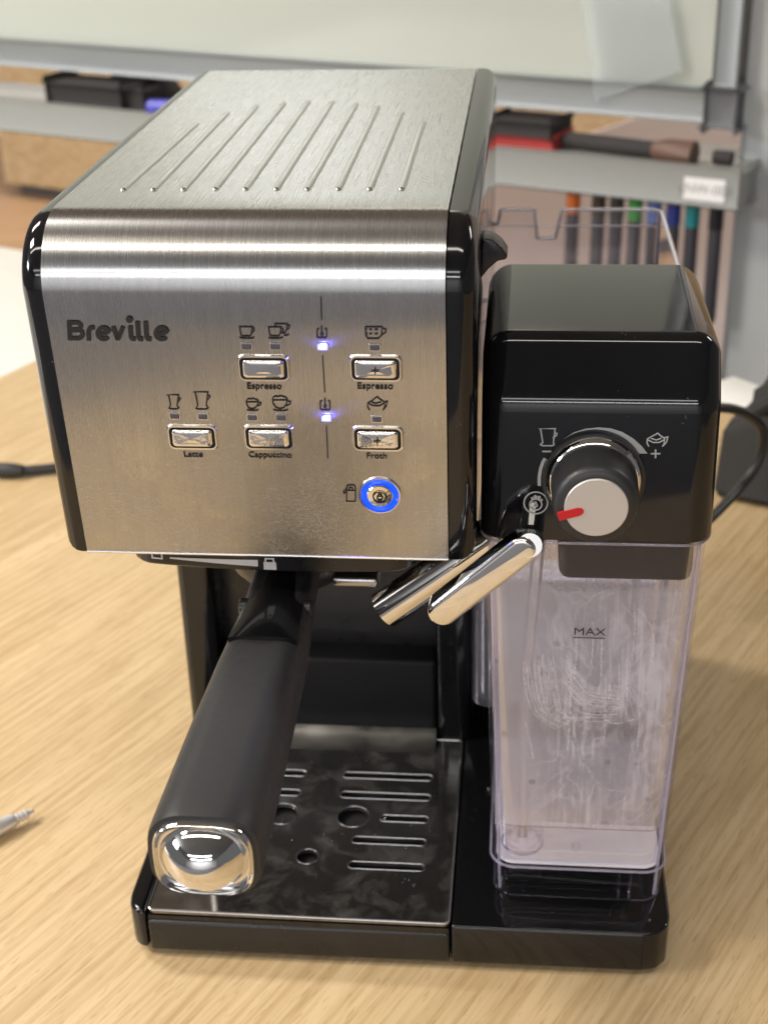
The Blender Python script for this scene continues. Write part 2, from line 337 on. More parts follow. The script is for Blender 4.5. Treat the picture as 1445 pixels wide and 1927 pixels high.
def loft(sections, closed=True, cap=True):
    bm = bmesh.new(); R = [[bm.verts.new(p) for p in s] for s in sections]; n = len(R[0])
    for a, b in zip(R, R[1:]):
        for i in range(n if closed else n-1):
            bm.faces.new((a[i], a[(i+1) % n], b[(i+1) % n], b[i]))
    if cap: bm.faces.new(R[0][::-1]); bm.faces.new(R[-1])
    return bm
def frame(d):
    d = d.normalized(); a = Vector((0, 0, 1)) if abs(d.z) < .9 else Vector((1, 0, 0))
    x = a.cross(d).normalized(); return x, d.cross(x)
def catmull(P, k=8):
    P = [Vector(p) for p in P]; out = []
    for i in range(len(P)-1):
        p0, p1, p2, p3 = P[max(i-1, 0)], P[i], P[i+1], P[min(i+2, len(P)-1)]
        for j in range(k):
            t = j/k; out.append(.5*((2*p1)+(p2-p0)*t+(2*p0-5*p1+4*p2-p3)*t*t+(3*p1-p0-3*p2+p3)*t**3))
    return out+[P[-1]]
def tube_bm(path, rad, n=14, cap=True):
    path = [Vector(p) for p in path]; secs = []; x = None
    for i, p in enumerate(path):
        d = (path[min(i+1, len(path)-1)]-path[max(i-1, 0)]).normalized()
        if x is None: x, y = frame(d)
        else: x = (x-d*x.dot(d)).normalized(); y = d.cross(x)
        r = rad[i] if isinstance(rad, (list, tuple)) else rad
        secs.append([p+x*r*math.cos(2*math.pi*k/n)+y*r*math.sin(2*math.pi*k/n) for k in range(n)])
    return loft(secs, True, cap)
def lathe_bm(profile, o, d, n=40):
    """profile [(radius, distance along d)]"""
    o = Vector(o); d = Vector(d).normalized(); x, y = frame(d)
    ring = profile[0][0] > 1e-4 and profile[-1][0] > 1e-4
    if ring: profile = list(profile) + [profile[0]]
    return tube_like([(o+d*h, max(r, 1e-5)) for r, h in profile], x, y, n, not ring)
def tube_like(pr, x, y, n, cap=True):
    bm = loft([[p+x*r*math.cos(2*math.pi*k/n)+y*r*math.sin(2*math.pi*k/n) for k in range(n)] for p, r in pr], True, cap)
    if not cap: bmesh.ops.remove_doubles(bm, verts=bm.verts[:], dist=1e-7)
    return bm
def rrect(cx, cy, hx, hy, r, n=6):
    out = []
    for qx, qy, a0 in ((1, 1, 0), (-1, 1, 90), (-1, -1, 180), (1, -1, 270)):
        for k in range(n+1):
            a = math.radians(a0+90*k/n); out.append((cx+qx*(hx-r)+r*math.cos(a), cy+qy*(hy-r)+r*math.sin(a)))
    return out
def curve_mesh(name, splines, extrude, bev=0, bres=1):
    cu = bpy.data.curves.new(name, 'CURVE'); cu.dimensions = '2D'; cu.fill_mode = 'BOTH'; cu.extrude = extrude*1000; cu.bevel_depth = bev*1000; cu.bevel_resolution = bres
    for s in splines:
        sp = cu.splines.new('POLY'); sp.points.add(len(s)-1); sp.use_cyclic_u = True
        for p, (a, b) in zip(sp.points, s): p.co = (a*1000, b*1000, 0, 1)
    o = bpy.data.objects.new(name, cu); C.objects.link(o); dg = bpy.context.evaluated_depsgraph_get()
    me = bpy.data.meshes.new_from_object(o.evaluated_get(dg)); bpy.data.objects.remove(o); me.name = name; me.transform(Matrix.Scale(.001, 4)); return me
def text_mesh(name, body, size, extrude=.00006, offset=0.0, align='CENTER', space=1.0):
    cu = bpy.data.curves.new(name, 'FONT'); cu.body = body; cu.size = 1; cu.extrude = extrude/size; cu.offset = offset; cu.align_x = align; cu.space_character = space; cu.resolution_u = 4
    o = bpy.data.objects.new(name, cu); C.objects.link(o); dg = bpy.context.evaluated_depsgraph_get()
    me = bpy.data.meshes.new_from_object(o.evaluated_get(dg)); bpy.data.objects.remove(o); me.name = name; me.transform(Matrix.Scale(size, 4)); return me
def stroke_bm(strokes, to3d, width, h0=.00012, bm=None):
    """flat printed strokes: mitred ribbons laid on a surface; to3d(a, b, h) gives the place; a trailing True closes"""
    bm = bm or bmesh.new()
    for k, st in enumerate(strokes):
        cl = st[-1] is True
        P = [Vector(p) for p in (st[:-1] if cl else st)]; n = len(P); h = h0 + .000012*k; L = []; R = []
        for i in range(n):
            a = P[i-1] if (i > 0 or cl) else None; b = P[(i+1) % n] if (i < n-1 or cl) else None
            d1 = (P[i]-a).normalized() if a is not None else None; d2 = (b-P[i]).normalized() if b is not None else None
            d1 = d1 or d2; d2 = d2 or d1; t = (d1+d2)
            t = t.normalized() if t.length > 1e-6 else d1
            nn = Vector((-t.y, t.x)); c = max(.45, nn.dot(Vector((-d1.y, d1.x))))
            L.append(bm.verts.new(to3d(*(P[i]+nn*width/2/c), h))); R.append(bm.verts.new(to3d(*(P[i]-nn*width/2/c), h)))
        for i in range(n if cl else n-1):
            j = (i+1) % n; bm.faces.new((L[i], R[i], R[j], L[j]))
    return bm
def disc_pts(cx, cy, r, n=16, a0=0, a1=360): return [(cx+r*math.cos(math.radians(a0+(a1-a0)*k/n)), cy+r*math.sin(math.radians(a0+(a1-a0)*k/n))) for k in range(n+(a1-a0 != 360))]
# ================================================================ THE SETTING
E1 = Vector((.912, -.410, 0)).normalized(); E2 = Vector((.410, .912, 0)).normalized()   # along / across the desk edge
FLOOR = -.72
def quad_slab(name, pts, z0, z1, mat, parent=None, r=.002):
    bm = prism_bm([(p[0], p[1]) for p in pts], z0, z1, 'z')
    if r: bevel(bm, r, 2)
    return from_bm(name, bm, mat, parent)
def structure(o): o['kind'] = 'structure'; return o
bm = bmesh.new(); bm_box(bm, (-5, -6.4, FLOOR-.05), (4, 6, FLOOR)); structure(from_bm('floor', bm, 'floor_wood'))
bm = bmesh.new(); bm_box(bm, (-5, -6.4, CEIL), (4, 6, CEIL+.05)); structure(from_bm('ceiling', bm, 'ceil'))
wc = Vector((-1.0, 4.6, 0))
mw_wall = Matrix((E1, E2, Vector((0, 0, 1)))).transposed().to_4x4(); mw_wall.translation = wc
bm = bmesh.new(); bm_box(bm, (-3.2, 0, FLOOR), (5, .1, CEIL), mw_wall); structure(from_bm('back_wall', bm, 'wall'))
bm = bmesh.new(); bm_box(bm, (-5, -6.4, FLOOR), (4, -6.3, CEIL)); structure(from_bm('front_wall', bm, 'white_wall'))
bm = bmesh.new(); bm_box(bm, (-5, -6.3, FLOOR), (4, .5, FLOOR+.006)); structure(from_bm('added_floor_cover', bm, 'added_floor_cover'))  # unseen floor cover, added to darken reflections in the lid and steel
# wooden desk: left edge along the grain
pl = Vector((-.275, .672, 0)); far = Vector((.315, .605, 0))
A = pl + E2*((far-pl).dot(E2)); 
tb = thing('wooden_table', 'pale oak laminate table under the coffee machine', 'table', (.2, .1, FLOOR))
cor = [A, A+E1*1.6, A+E1*1.6-E2*1.06, A-E2*1.06]
quad_slab('tabletop', cor, -.026, 0, 'table_wood', tb)
for a, b in ((.06, -.06), (1.5, -.06), (.06, -1.0), (1.5, -1.0)):
    p = A+E1*a+E2*b; rbox('leg', (p.x-.02, p.y-.02, FLOOR+.006), (p.x+.02, p.y+.02, -.026), .003, 'alu', tb)
# white desk left of it
wd = thing('white_desk', 'white desk standing beyond the left edge of the wooden table', 'desk', (-.8, .8, FLOOR))
fz = on_z(20, 466, -.003); G = pl - E1*.004
c0 = G + E2*((fz-G).dot(E2))
quad_slab('desktop', [c0, c0-E2*1.3, c0-E2*1.3-E1*.8, c0-E1*.8], -.028, -.003, 'white_lam', wd)
for a, b in ((-.06, -.06), (-.74, -.06), (-.06, -1.24), (-.74, -1.24)):
    p = c0+E1*a+E2*b; rbox('leg', (p.x-.02, p.y-.02, FLOOR), (p.x+.02, p.y+.02, -.028), .003, 'alu', wd)
# white ledge at the right
h0 = on_z(1340, 745, .0); h1 = on_z(1445, 786, .0); dd = (h1-h0).normalized(); nn = Vector((-dd.y, dd.x, 0))
sh = thing('side_table', 'narrow white side table behind the black bag at the right', 'table', (h0.x, h0.y, FLOOR))
quad_slab('tabletop', [h0-dd*.02, h0+dd*.5, h0+dd*.5+nn*.047, h0-dd*.02+nn*.047], -.02, 0, 'white_lam', sh)
for q in (.0, .45):
    p = h0+dd*q+nn*.024; rbox('leg', (p.x-.012, p.y-.012, FLOOR), (p.x+.012, p.y+.012, -.02), .003, 'alu', sh)
# cabinet far behind
q0 = on_z(12, 368, FLOOR)
mwc = Matrix((E1, E2, Vector((0, 0, 1)))).transposed().to_4x4(); mwc.translation = q0
cb = thing('wooden_cabinet', 'light wood cabinet standing on the floor far behind the whiteboard', 'cabinet', q0)
bm = bmesh.new(); bm_box(bm, (0, .02, .04), (3.1, .42, 1.2), mwc); from_bm('carcass', bm, 'cab_wood', cb)
bm = bmesh.new(); bm_box(bm, (.02, .05, 0), (3.08, .4, .04), mwc); from_bm('plinth', bm, 'cap_grey', cb)
for k in range(5):
    bm = bmesh.new(); bm_box(bm, (k*.62+.004, 0, .045), (k*.62+.616, .02, 1.19), mwc); bevel(bm, .002, 1); d = from_bm('door', bm, 'cab_wood', cb)
    bm = bmesh.new(); bm_box(bm, (k*.62+.56, -.025, .6), (k*.62+.575, 0, .74), mwc); bevel(bm, .003, 1); from_bm('handle', bm, 'alu', d)
# ================================================================ WHITEBOARD STAND
BR = Vector((.336, .96, 0))                   # board plane passes here
def bd(u, v, d=0.0):
    p = on_plane(u, v, BR - E2*d, E2); q = p-BR; return q.dot(E1), p.z
def Bp(s, d, z): return BR + E1*s - E2*d + Vector((0, 0, z))
MB = Matrix((E1, -E2, Vector((0, 0, 1)))).transposed().to_4x4(); MB.translation = BR   # (s, d toward viewer, z)
def bbox(name, s0, s1, d0, d1, z0, z1, r, mat, parent):
    bm = bmesh.new(); bm_box(bm, (s0, d0, z0), (s1, d1, z1), MB)
    if r: bevel(bm, r, 2)
    return from_bm(name, bm, mat, parent)
st = thing('whiteboard_stand', 'grey framed whiteboard on a stand behind the coffee machine', 'whiteboard', Bp(-.5, 0, FLOOR))
sR = bd(1392, 190)[0]; sI = bd(1342, 190)[0]; zb = bd(1342, 226)[1]; zt = bd(1342, 163)[1]; sL = sR-1.25
print('board', sR, sI, zb, zt)
bbox('board', sL+.02, sI+.01, -.012, .002, zt-.005, zt+.85, 0, 'board', st)
bbox('frame_rail', sL, sI, -.016, .012, zb, zt, .004, 'alu', st)
bbox('frame_rail', sL, sI, -.016, .012, zt+.84, zt+.87, .004, 'alu', st)
bbox('frame_stile', sI+.002, sR, -.016, .012, zt+.003, zt+.84, .004, 'alu', st)
bbox('frame_stile', sL-.03, sL-.002, -.016, .012, zt+.003, zt+.84, .004, 'alu', st)
bbox('corner_cap', sI-.002, sR+.003, -.020, .016, zb-.003, zt+.002, .006, 'cap_grey', st)
sP = bd(1432, 400, -.02)[0]
pL = bd(1378, 450, -.0)[0]; pR = pL+.05
bbox('post', pL, pR, -.05, -.005, FLOOR+.02, zt+.9, .006, 'alu_light', st)
bbox('post', sL-.09, sL-.04, -.05, -.005, FLOOR+.02, zt+.9, .006, 'alu_light', st)
bbox('foot', pL, pR, -.3, .25, FLOOR, FLOOR+.02, .006, 'alu_light', st)
bbox('foot', sL-.09, sL-.04, -.3, .25, FLOOR, FLOOR+.02, .006, 'alu_light', st)
TD = .05                                         # tray front distance from board plane
tz1 = bd(1390, 325, TD)[1]; tz0 = bd(1390, 396, TD)[1]; tsR = bd(1392, 360, TD)[0]
print('tray', tz0, tz1, tsR, bd(100, 190, TD), bd(100, 250, TD))
tray = bbox('pen_tray', sL, tsR, -.05, TD, tz0, tz1, .003, 'tray_grey', st)
bbox('tray_lip', sL, tsR, TD, TD+.004, tz0+.002, tz1+.004, .001, 'tray_grey', tray)
s0, z0 = bd(1288, 332, TD+.005); s1, z1 = bd(1362, 382, TD+.005)
lb = bbox('tray_label', s0, s1, TD+.0042, TD+.005, z1, z0, 0, 'paper', tray)
mt = MB @ Matrix.Translation(((s0+s1)/2, TD+.0052, z1+.008)) @ Matrix.Rotation(math.radians(90), 4, 'X') @ Matrix.Scale(-1, 4, (0, 0, 1))
tx = text_mesh('lettering', 'ANW-001', .0125); link('lettering', tx, 'grey_ink', lb, MB @ Matrix(((1, 0, 0, (s0+s1)/2), (0, 0, 1, TD+.0053), (0, 1, 0, z1+.007), (0, 0, 0, 1))))
# pale translucent patch over the board
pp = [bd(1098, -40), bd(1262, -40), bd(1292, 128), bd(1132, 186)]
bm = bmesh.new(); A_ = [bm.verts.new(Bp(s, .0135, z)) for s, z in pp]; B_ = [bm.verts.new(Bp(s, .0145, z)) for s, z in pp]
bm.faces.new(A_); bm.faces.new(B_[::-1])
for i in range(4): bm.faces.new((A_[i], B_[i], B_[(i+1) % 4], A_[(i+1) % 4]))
tag(from_bm('pale_patch', bm, 'sheet', None, None, None), 'pale translucent patch over the whiteboard, overlapping its bottom frame', 'paper')
# pinkish panel standing behind the stand
PD = -.9
pk = [bd(905, 236, PD), bd(1080, 262, PD), bd(1240, 205, PD), bd(1374, 205, PD), (bd(1420, 205, PD)[0], bd(1374, 205, PD)[1]), (bd(1420, 205, PD)[0], FLOOR), (bd(905, 236, PD)[0], FLOOR)]
bm = bmesh.new(); A_ = [bm.verts.new(Bp(s, PD-.02, z)) for s, z in pk]; B_ = [bm.verts.new(Bp(s, PD, z)) for s, z in pk]; n = len(pk)
bm.faces.new(A_); bm.faces.new(B_[::-1])
for i in range(n): bm.faces.new((A_[i], B_[i], B_[(i+1) % n], A_[(i+1) % n]))
tag(from_bm('pink_panel', bm, 'pink_paper', None, None, None), 'pale pinkish panel standing on the floor behind the pen tray', 'panel')
# things on the tray
def tray_thing(name, label, cat, build):
    o = thing(name, label, cat, Bp(0, 0, tz1)); build(o); return o
def tbox(o, name, u0, u1, vtop, d0, d1, mat, r=.003, vb=None, group=None, z0=None):
    sa = bd(u0, vtop, d1)[0]; sb = bd(u1, vtop, d1)[0]; zt_ = bd((u0+u1)/2, vtop, d1)[1]
    zb_ = tz1+.0006 if z0 is None else z0
    return bbox(name, sa, sb, d0, d1, zb_, max(zt_, zb_+.012), r, mat, o)
e = thing('board_eraser', 'black board eraser lying on the left of the pen tray', 'eraser', Bp(bd(160, 180, .04)[0], .02, tz1))
tbox(e, 'eraser_body', 92, 232, 158, -.005, .04, 'dark_felt', .008)
tbox(e, 'eraser_grip', 236, 272, 168, .005, .036, 'dark_felt', .005)
e = thing('wedge_holder', 'black wedge shaped holder behind the blue pen', 'holder', Bp(bd(270, 170, .0)[0], 0, tz1))
sa = bd(216, 140, -.02)[0]; sb = bd(302, 140, -.02)[0]; zz = bd(260, 140, -.02)[1]
bm = prism_bm([(sa, tz1+.0006), (sb+.025, tz1+.0006), (sb, zz), (sa, zz)], -.045, -.008, 'y'); bmesh.ops.transform(bm, matrix=MB, verts=bm.verts[:]); bevel(bm, .004, 2)
from_bm('holder_body', bm, 'dark_felt', e)
def marker(label, p0, p1, r, ccap, cbody, group=None, capfrac=.3, name='marker_pen'):
    p0, p1 = Vector(p0), Vector(p1); L = (p1-p0).length; d = (p1-p0).normalized()
    o = thing(name, label, 'marker', p1, group)
    a = capfrac*L
    from_bm('cap', lathe_bm([(0, 0), (r*.8, 0), (r*1.05, .002), (r*1.08, a), (0, a)], p0, d, 16), solid(ccap), o)
    from_bm('barrel', lathe_bm([(0, a), (r*.95, a+.0003), (r, a+.004), (r, L-.006), (r*.8, L-.001), (0, L)], p0, d, 16), solid(cbody), o)
    return o
sb = bd(272, 196, .052)[0]
marker('blue pen sticking out over the pen tray behind the machine', Bp(sb, .045, tz1+.008), Bp(sb+.10, .03, tz1+.010), .0085, (.05, .05, .42), (.05, .05, .42), None)
e = thing('board_eraser', 'black board eraser with a red felt stripe on the pen tray', 'eraser', Bp(bd(990, 250, .03)[0], .02, tz1))
tbox(e, 'red_layer', 928, 1042, 262, -.01, .035, 'red_felt', .003)
sa = bd(925, 226, .03)[0]; sb = bd(1043, 226, .03)[0]
bbox('eraser_body', sa, sb, -.012, .036, tz1+.0125, bd(985, 226, .03)[1], .004, 'dark_felt', e)
bb = thing('board_brush', 'dark brush with a brown handle end lying on the pen tray', 'brush', Bp(bd(1180, 290, .03)[0], .02, tz1))
p0 = Bp(*(lambda q: (q[0], .02, tz1+.009))(bd(1060, 275, .02))); p1 = Bp(*(lambda q: (q[0], .03, tz1+.009))(bd(1230, 290, .03))); p2 = Bp(*(lambda q: (q[0], .034, tz1+.009))(bd(1306, 300, .034)))
from_bm('handle', tube_bm([p0, p0.lerp(p1, .05), p1], [.006, .0085, .0085], 10), 'dark_felt', bb)
from_bm('brush_head', tube_bm([p1, p1.lerp(p2, .3), p2], [.0085, .012, .013], 10), 'brown_wood', bb)
q = bd(1336, 300, .04)[0]; q1 = bd(1372, 300, .04)[0]
tag(from_bm('pen_cap', tube_bm([Bp(q, .03, tz1+.0078), Bp(q+.002, .03, tz1+.0078), Bp(q1, .03, tz1+.0078)], [.006, .007, .007], 12), 'dark_felt'), 'small black pen cap on the right end of the pen tray', 'pen cap')
# markers hanging under the tray
G_ = 'markers hanging in a row under the pen tray'
cols = [(1079, 'orange', (.75, .18, .03)), (1127, 'dark brown', (.06, .04, .03)), (1161, 'charcoal', (.045, .04, .04)), (1196, 'green', (.05, .38, .06)), (1232, 'light blue', (.13, .22, .55)), (1268, 'navy blue', (.03, .05, .28)), (1304, 'teal', (.02, .28, .30)), (1349, 'black', (.015, .015, .02))]
lab = {'orange': 'orange capped marker hanging under the pen tray, leftmost of its row', 'dark brown': 'dark capped marker hanging under the tray just right of the orange one',
 'charcoal': 'dark capped marker hanging under the tray just left of the green one', 'green': 'green capped marker hanging under the pen tray', 'light blue': 'light blue capped marker hanging right of the green one',
 'navy blue': 'navy capped marker hanging between light blue and teal markers', 'teal': 'teal capped marker hanging under the pen tray', 'black': 'black marker hanging below the white label, rightmost of its row'}
for u, cn, cc in cols:
    s, z = bd(u, 392, .02); s2, _ = bd(u-6, 480, .02)
    o = marker(lab[cn], Bp(s, .02, tz0+.006), Bp(s2, .02, tz0-.125), .0068, cc, (.05, .05, .06), G_, .26)
# door frame at far right
q = on_z(1432, 650, FLOOR)
df = thing('door_frame', 'wooden door frame at the far right edge behind the stand', 'door frame', q)
bm = bmesh.new(); bm_box(bm, (-.02, 0, 0), (.07, .1, 2.1), Matrix.Translation(Bp(.19, -1.6, FLOOR)) @ mw_wall.to_3x3().to_4x4()); from_bm('jamb', bm, 'cab_wood', df)
# ================================================================ SMALL THINGS ON THE TABLE
bmx = Matrix((E1, E2, Vector((0, 0, 1)))).transposed().to_4x4(); bmx.translation = Vector((.290, .445, 0))
bg = thing('black_bag', 'black fabric bag lying on the table at the right, behind the machine', 'bag', (.42, .45, 0))
bm = bmesh.new(); bm_box(bm, (0, 0, .001), (.40, .13, .085), bmx); bmesh.ops.subdivide_edges(bm, edges=bm.edges[:], cuts=6, use_grid_fill=True)
for v in bm.verts:
    l = bmx.inverted() @ v.co; k = math.sin(l.x*60+l.z*30)*.003+math.sin(l.y*70+l.x*33)*.003
    l.z = max(.001, l.z*(1-.45*max(0, 1-l.x/.10)**2)+k); l.y += (l.z*.25); v.co = bmx @ l
bevel(bm, .004, 1, [e_ for e_ in bm.edges if e_.is_manifold and e_.calc_face_angle(0) > .8]); from_bm('bag_body', bm, 'bag', bg, None, 60)
bm = tube_bm(catmull([bmx @ Vector(p) for p in ((.02, .02, .062), (.06, .01, .088), (.13, .015, .091), (.2, .02, .092))]), .006, 8); from_bm('carry_strap', bm, 'bag', bg)
path = [(1300, 1010, .30, 0), (1345, 968, .33, 0), (1395, 915, .36, 0), (1428, 865, .37, 0), (1436, 815, .37, 0), (1415, 785, .36, 0), (1370, 768, .34, 0), (1300, 770, .31, 0)]
cb_ = [on_y(u, v, y) for u, v, y, _ in path]
tag(from_bm('cable', tube_bm(catmull(cb_), .0030, 12), 'cable'), 'black cable looping up beside the milk tank at the right', 'cable')
cl = [on_z(u, v, .0045) for u, v in ((-60, 884), (0, 884), (50, 885), (110, 880), (200, 872), (300, 880))]
cbl = thing('power_cable', 'black power cable lying on the table left of the machine', 'cable', cl[0])
from_bm('cord', tube_bm(catmull(cl), .0036, 12), 'cable', cbl)
pth = [on_z(u, v, .0058) for u, v in ((-40, 884), (-10, 884), (20, 885), (34, 885), (44, 885))]
from_bm('connector', tube_bm(pth, [.0052, .0055, .0055, .0048, .004], 12), 'rubber', cbl)
# metal pen at the left
pn = thing('metal_pen', 'silver pen with a ribbed metal tip at the left edge of the table', 'pen', (-.08, .08, 0))
tip = on_z(63, 1526, .0050); bk = on_z(0, 1556, .0050); d = (bk-tip).normalized(); d.z = 0; d.normalize()
pr = [(0, 0), (.0010, 0), (.0013, .0006), (.0013, .0028), (.0019, .0030)]
h = .0034
for k in range(3):
    pr += [(.0019, h), (.0027, h+.0005), (.0027, h+.0011), (.0019, h+.0015)]; h += .0021
pr += [(.0028, h), (.0034, h+.0012), (.0040, h+.008)]
from_bm('ribbed_tip', lathe_bm(pr+[(0, h+.008)], tip, d, 24), 'silver', pn)
from_bm('barrel', lathe_bm([(0, h+.0081), (.0040, h+.0081), (.0046, h+.02), (.0046, .12), (0, .121)], tip, d, 24), 'silver', pn)
# ================================================================ COFFEE MACHINE
CM = thing('coffee_machine', 'black and brushed steel espresso machine with clear milk tank and lit blue buttons', 'coffee machine', (.11, .13, 0))
H, R_, YT, YB, ZB, YBK = .3145, .0238, -.006, .0038, .192, .2728
TH = math.atan2(YB-YT, .2907-ZB)
XL, XR = .0041, .1352
def profile(off=0.0, zb=ZB, yback=YBK):
    """front sheet section (y, z) from lower edge up, over the roll, to the back; off = outward offset"""
    pts = [(YB - math.tan(TH)*(zb-ZB)-off, zb)]
    cy, cz = YT+R_, H-R_
    for k in range(15):
        a = math.pi - TH*.6 + (-(math.pi/2) + TH*.6)*k/14
        pts.append((cy+(R_+off)*math.cos(a), cz+(R_+off)*math.sin(a)))
    pts.append((yback, H+off)); return pts
# side panels
for x0, x1, sgn in ((-.0045, XL-.0004, -1), (XR+.0004, .1450, 1)):
    pf = profile(-.0006, ZB-.001, .279)
    pf = pf + [(.279, .18), (.06, .186), (.012, ZB-.001)]
    bm = prism_bm(pf, x0, x1, 'x'); xo = x0 if sgn < 0 else x1
    ed = [e_ for e_ in bm.edges if all(abs(v.co.x-xo) < 1e-6 for v in e_.verts)]
    bevel(bm, .0062, 5, ed)
    from_bm('side_panel', bm, 'black', CM, None, 30)
# inner body of the head
pf = profile(-.0016, ZB+.001, .277) + [(.277, ZB+.001)]
from_bm('head_body', prism_bm(pf, XL, XR, 'x'), 'black_clean', CM)
# steel sheet with UVs in metres
def sheet():
    bm = bmesh.new(); P = profile(.0004); uvl = bm.loops.layers.uv.new('UVMap'); out = []
    # finer steps along straight runs
    Q = [P[0]]
    for a, b in zip(P, P[1:]):
        n = max(1, int(math.hypot(b[0]-a[0], b[1]-a[1])/.012))
        for k in range(1, n+1): Q.append((a[0]+(b[0]-a[0])*k/n, a[1]+(b[1]-a[1])*k/n))
    L = [0]
    for a, b in zip(Q, Q[1:]): L.append(L[-1]+math.hypot(b[0]-a[0], b[1]-a[1]))
    xs = [XL+(XR-XL)*k/10 for k in range(11)]
    V = [[bm.verts.new((x, y, z)) for x in xs] for y, z in Q]
    for i in range(len(Q)-1):
        for j in range(10):
            f = bm.faces.new((V[i][j], V[i][j+1], V[i+1][j+1], V[i+1][j]))
            for l, (a, b) in zip(f.loops, ((i, j), (i, j+1), (i+1, j+1), (i+1, j))): l[uvl].uv = (xs[b], L[a])
    me = bpy.data.meshes.new('front_panel'); bm.to_mesh(me); bm.free()
    o = link('front_panel', me, 'steel', CM, None, 60)
    s = o.modifiers.new('thickness', 'SOLIDIFY'); s.thickness = .0013; s.offset = -1
    es = o.modifiers.new('hard_edges', 'EDGE_SPLIT'); es.split_angle = math.radians(40); es.use_edge_sharp = False
    return o
FP = sheet()
# light rolled lower edge of the sheet and its side edges
rb = [(XL, YB-.0002, ZB-.0004), (XR, YB-.0002, ZB-.0004)]
from_bm('sheet_edge', tube_bm(rb, .0006, 10), 'steel_edge', FP)
# panel frame: x, up the panel, outward
PN = Vector((0, -math.cos(TH), -math.sin(TH))); PV = Vector((0, -math.sin(TH), math.cos(TH))); PO = Vector((0, YB, ZB)) + PN*.0004
PM = Matrix((Vector((1, 0, 0)), PV, PN)).transposed().to_4x4(); PM.translation = PO
def pan(u, v):
    p = on_plane(u, v, PO, PN) - PO; return p.x, p.dot(PV)
def P3(a, b, h): return PO + Vector((a, 0, 0)) + PV*b + PN*h
def at_panel(x, v, h=0.0): return PM @ Matrix.Translation((x, v, h))
# embossed ribs on top
fr_ = [(230, 358), (287, 358), (344, 358), (404, 357), (461, 357), (519, 357), (577, 357), (636, 357), (695, 357), (755, 357)]
bk_ = [(375, 228), (432, 208), (486, 196), (537, 190), (583, 187), (628, 187), (673, 191), (713, 196), (757, 207), (797, 225)]
for a, b in zip(fr_, bk_):
    p, q = on_z(*a, H+.0004), on_z(*b, H+.0004); d = (q-p); L = d.length; d.normalize(); sd = Vector((-d.y, d.x, 0)); secs = []
    n = 10; W_ = .00135; Hh = .0008
    ts = [0, .0004, .0010, .0016] + [L*k/8 for k in range(1, 8)] + [L-.006, L-.003, L-.001, L]
    for t in ts:
        k = math.sqrt(max(0, 1-((.0016-t)/.0016)**2)) if t < .0016 else (min(1, (L-t)/.006+.02) if t > L-.006 else 1); k = max(k, .03)
        secs.append([p+d*t+sd*(W_*k*math.cos(math.pi*j/n))+Vector((0, 0, Hh*k*math.sin(math.pi*j/n)-.0001)) for j in range(n+1)])
    o = from_bm('rib', loft(secs, True, True), 'rib_steel', FP)
# ---- lettering and symbols
def px_mesh(name, strokes, off, sc, w_px, mat, parent, h0=.00015):
    conv = lambda p: pan(off[0]+p[0]/sc, off[1]+p[1]/sc)
    st_ = [[conv(p) if p is not True else True for p in s] for s in strokes]
    return from_bm(name, stroke_bm(st_, P3, w_px*.000172, h0), mat, parent, None, None)
# maker's wordmark, drawn letter by letter (crop pixels 3.44 per photo pixel)
of3 = (80, 540)
def arc(cx, cy, rx, ry, a0, a1, n=14): return [(cx+rx*math.cos(math.radians(a0+(a1-a0)*k/n)), cy-ry*math.sin(math.radians(a0+(a1-a0)*k/n))) for k in range(n+1)]
word = [
 [(172, 216), (178, 344)],
 [(178, 229), (215, 229)] + arc(222, 252, 26, 23, 85, -85, 8) + [(180, 276)],
 [(180, 279), (222, 279)] + arc(230, 304, 30, 27, 80, -85, 8) + [(182, 331)],
 [(300, 346), (298, 290)] + arc(322, 283, 22, 22, 170, 95, 6) + [(338, 261)],
 arc(396, 299, 38, 37, 12, 318, 18)[::1],
 [(372, 309), (432, 286)],
 [(457, 254), (484, 330), (492, 330), (522, 254)],
 [(568, 250), (573, 322), (582, 334), (604, 336)],
 [(615, 220), (621, 320), (631, 335), (652, 337)],
 [(668, 220), (674, 320), (684, 335), (706, 337)],
 arc(772, 299, 38, 37, 12, 318, 18),
 [(748, 309), (808, 286)]]
wm = px_mesh('wordmark', word, of3, 3.44, 8.8, 'ink', FP)
cx, cy = pan(80+563/3.44, 540+208/3.44)
bm = bmesh.new(); bm.faces.new([bm.verts.new(P3(cx+.00118*math.cos(t*math.pi/9), cy+.00118*math.sin(t*math.pi/9), .0004)) for t in range(18)]); from_bm('letter_dot', bm, 'ink', wm, None, None)
o4, s4 = (430, 590), 4.25
def sh_(st_, dx, dy): return [[(p[0]+dx, p[1]+dy) if p is not True else True for p in s] for s in st_]
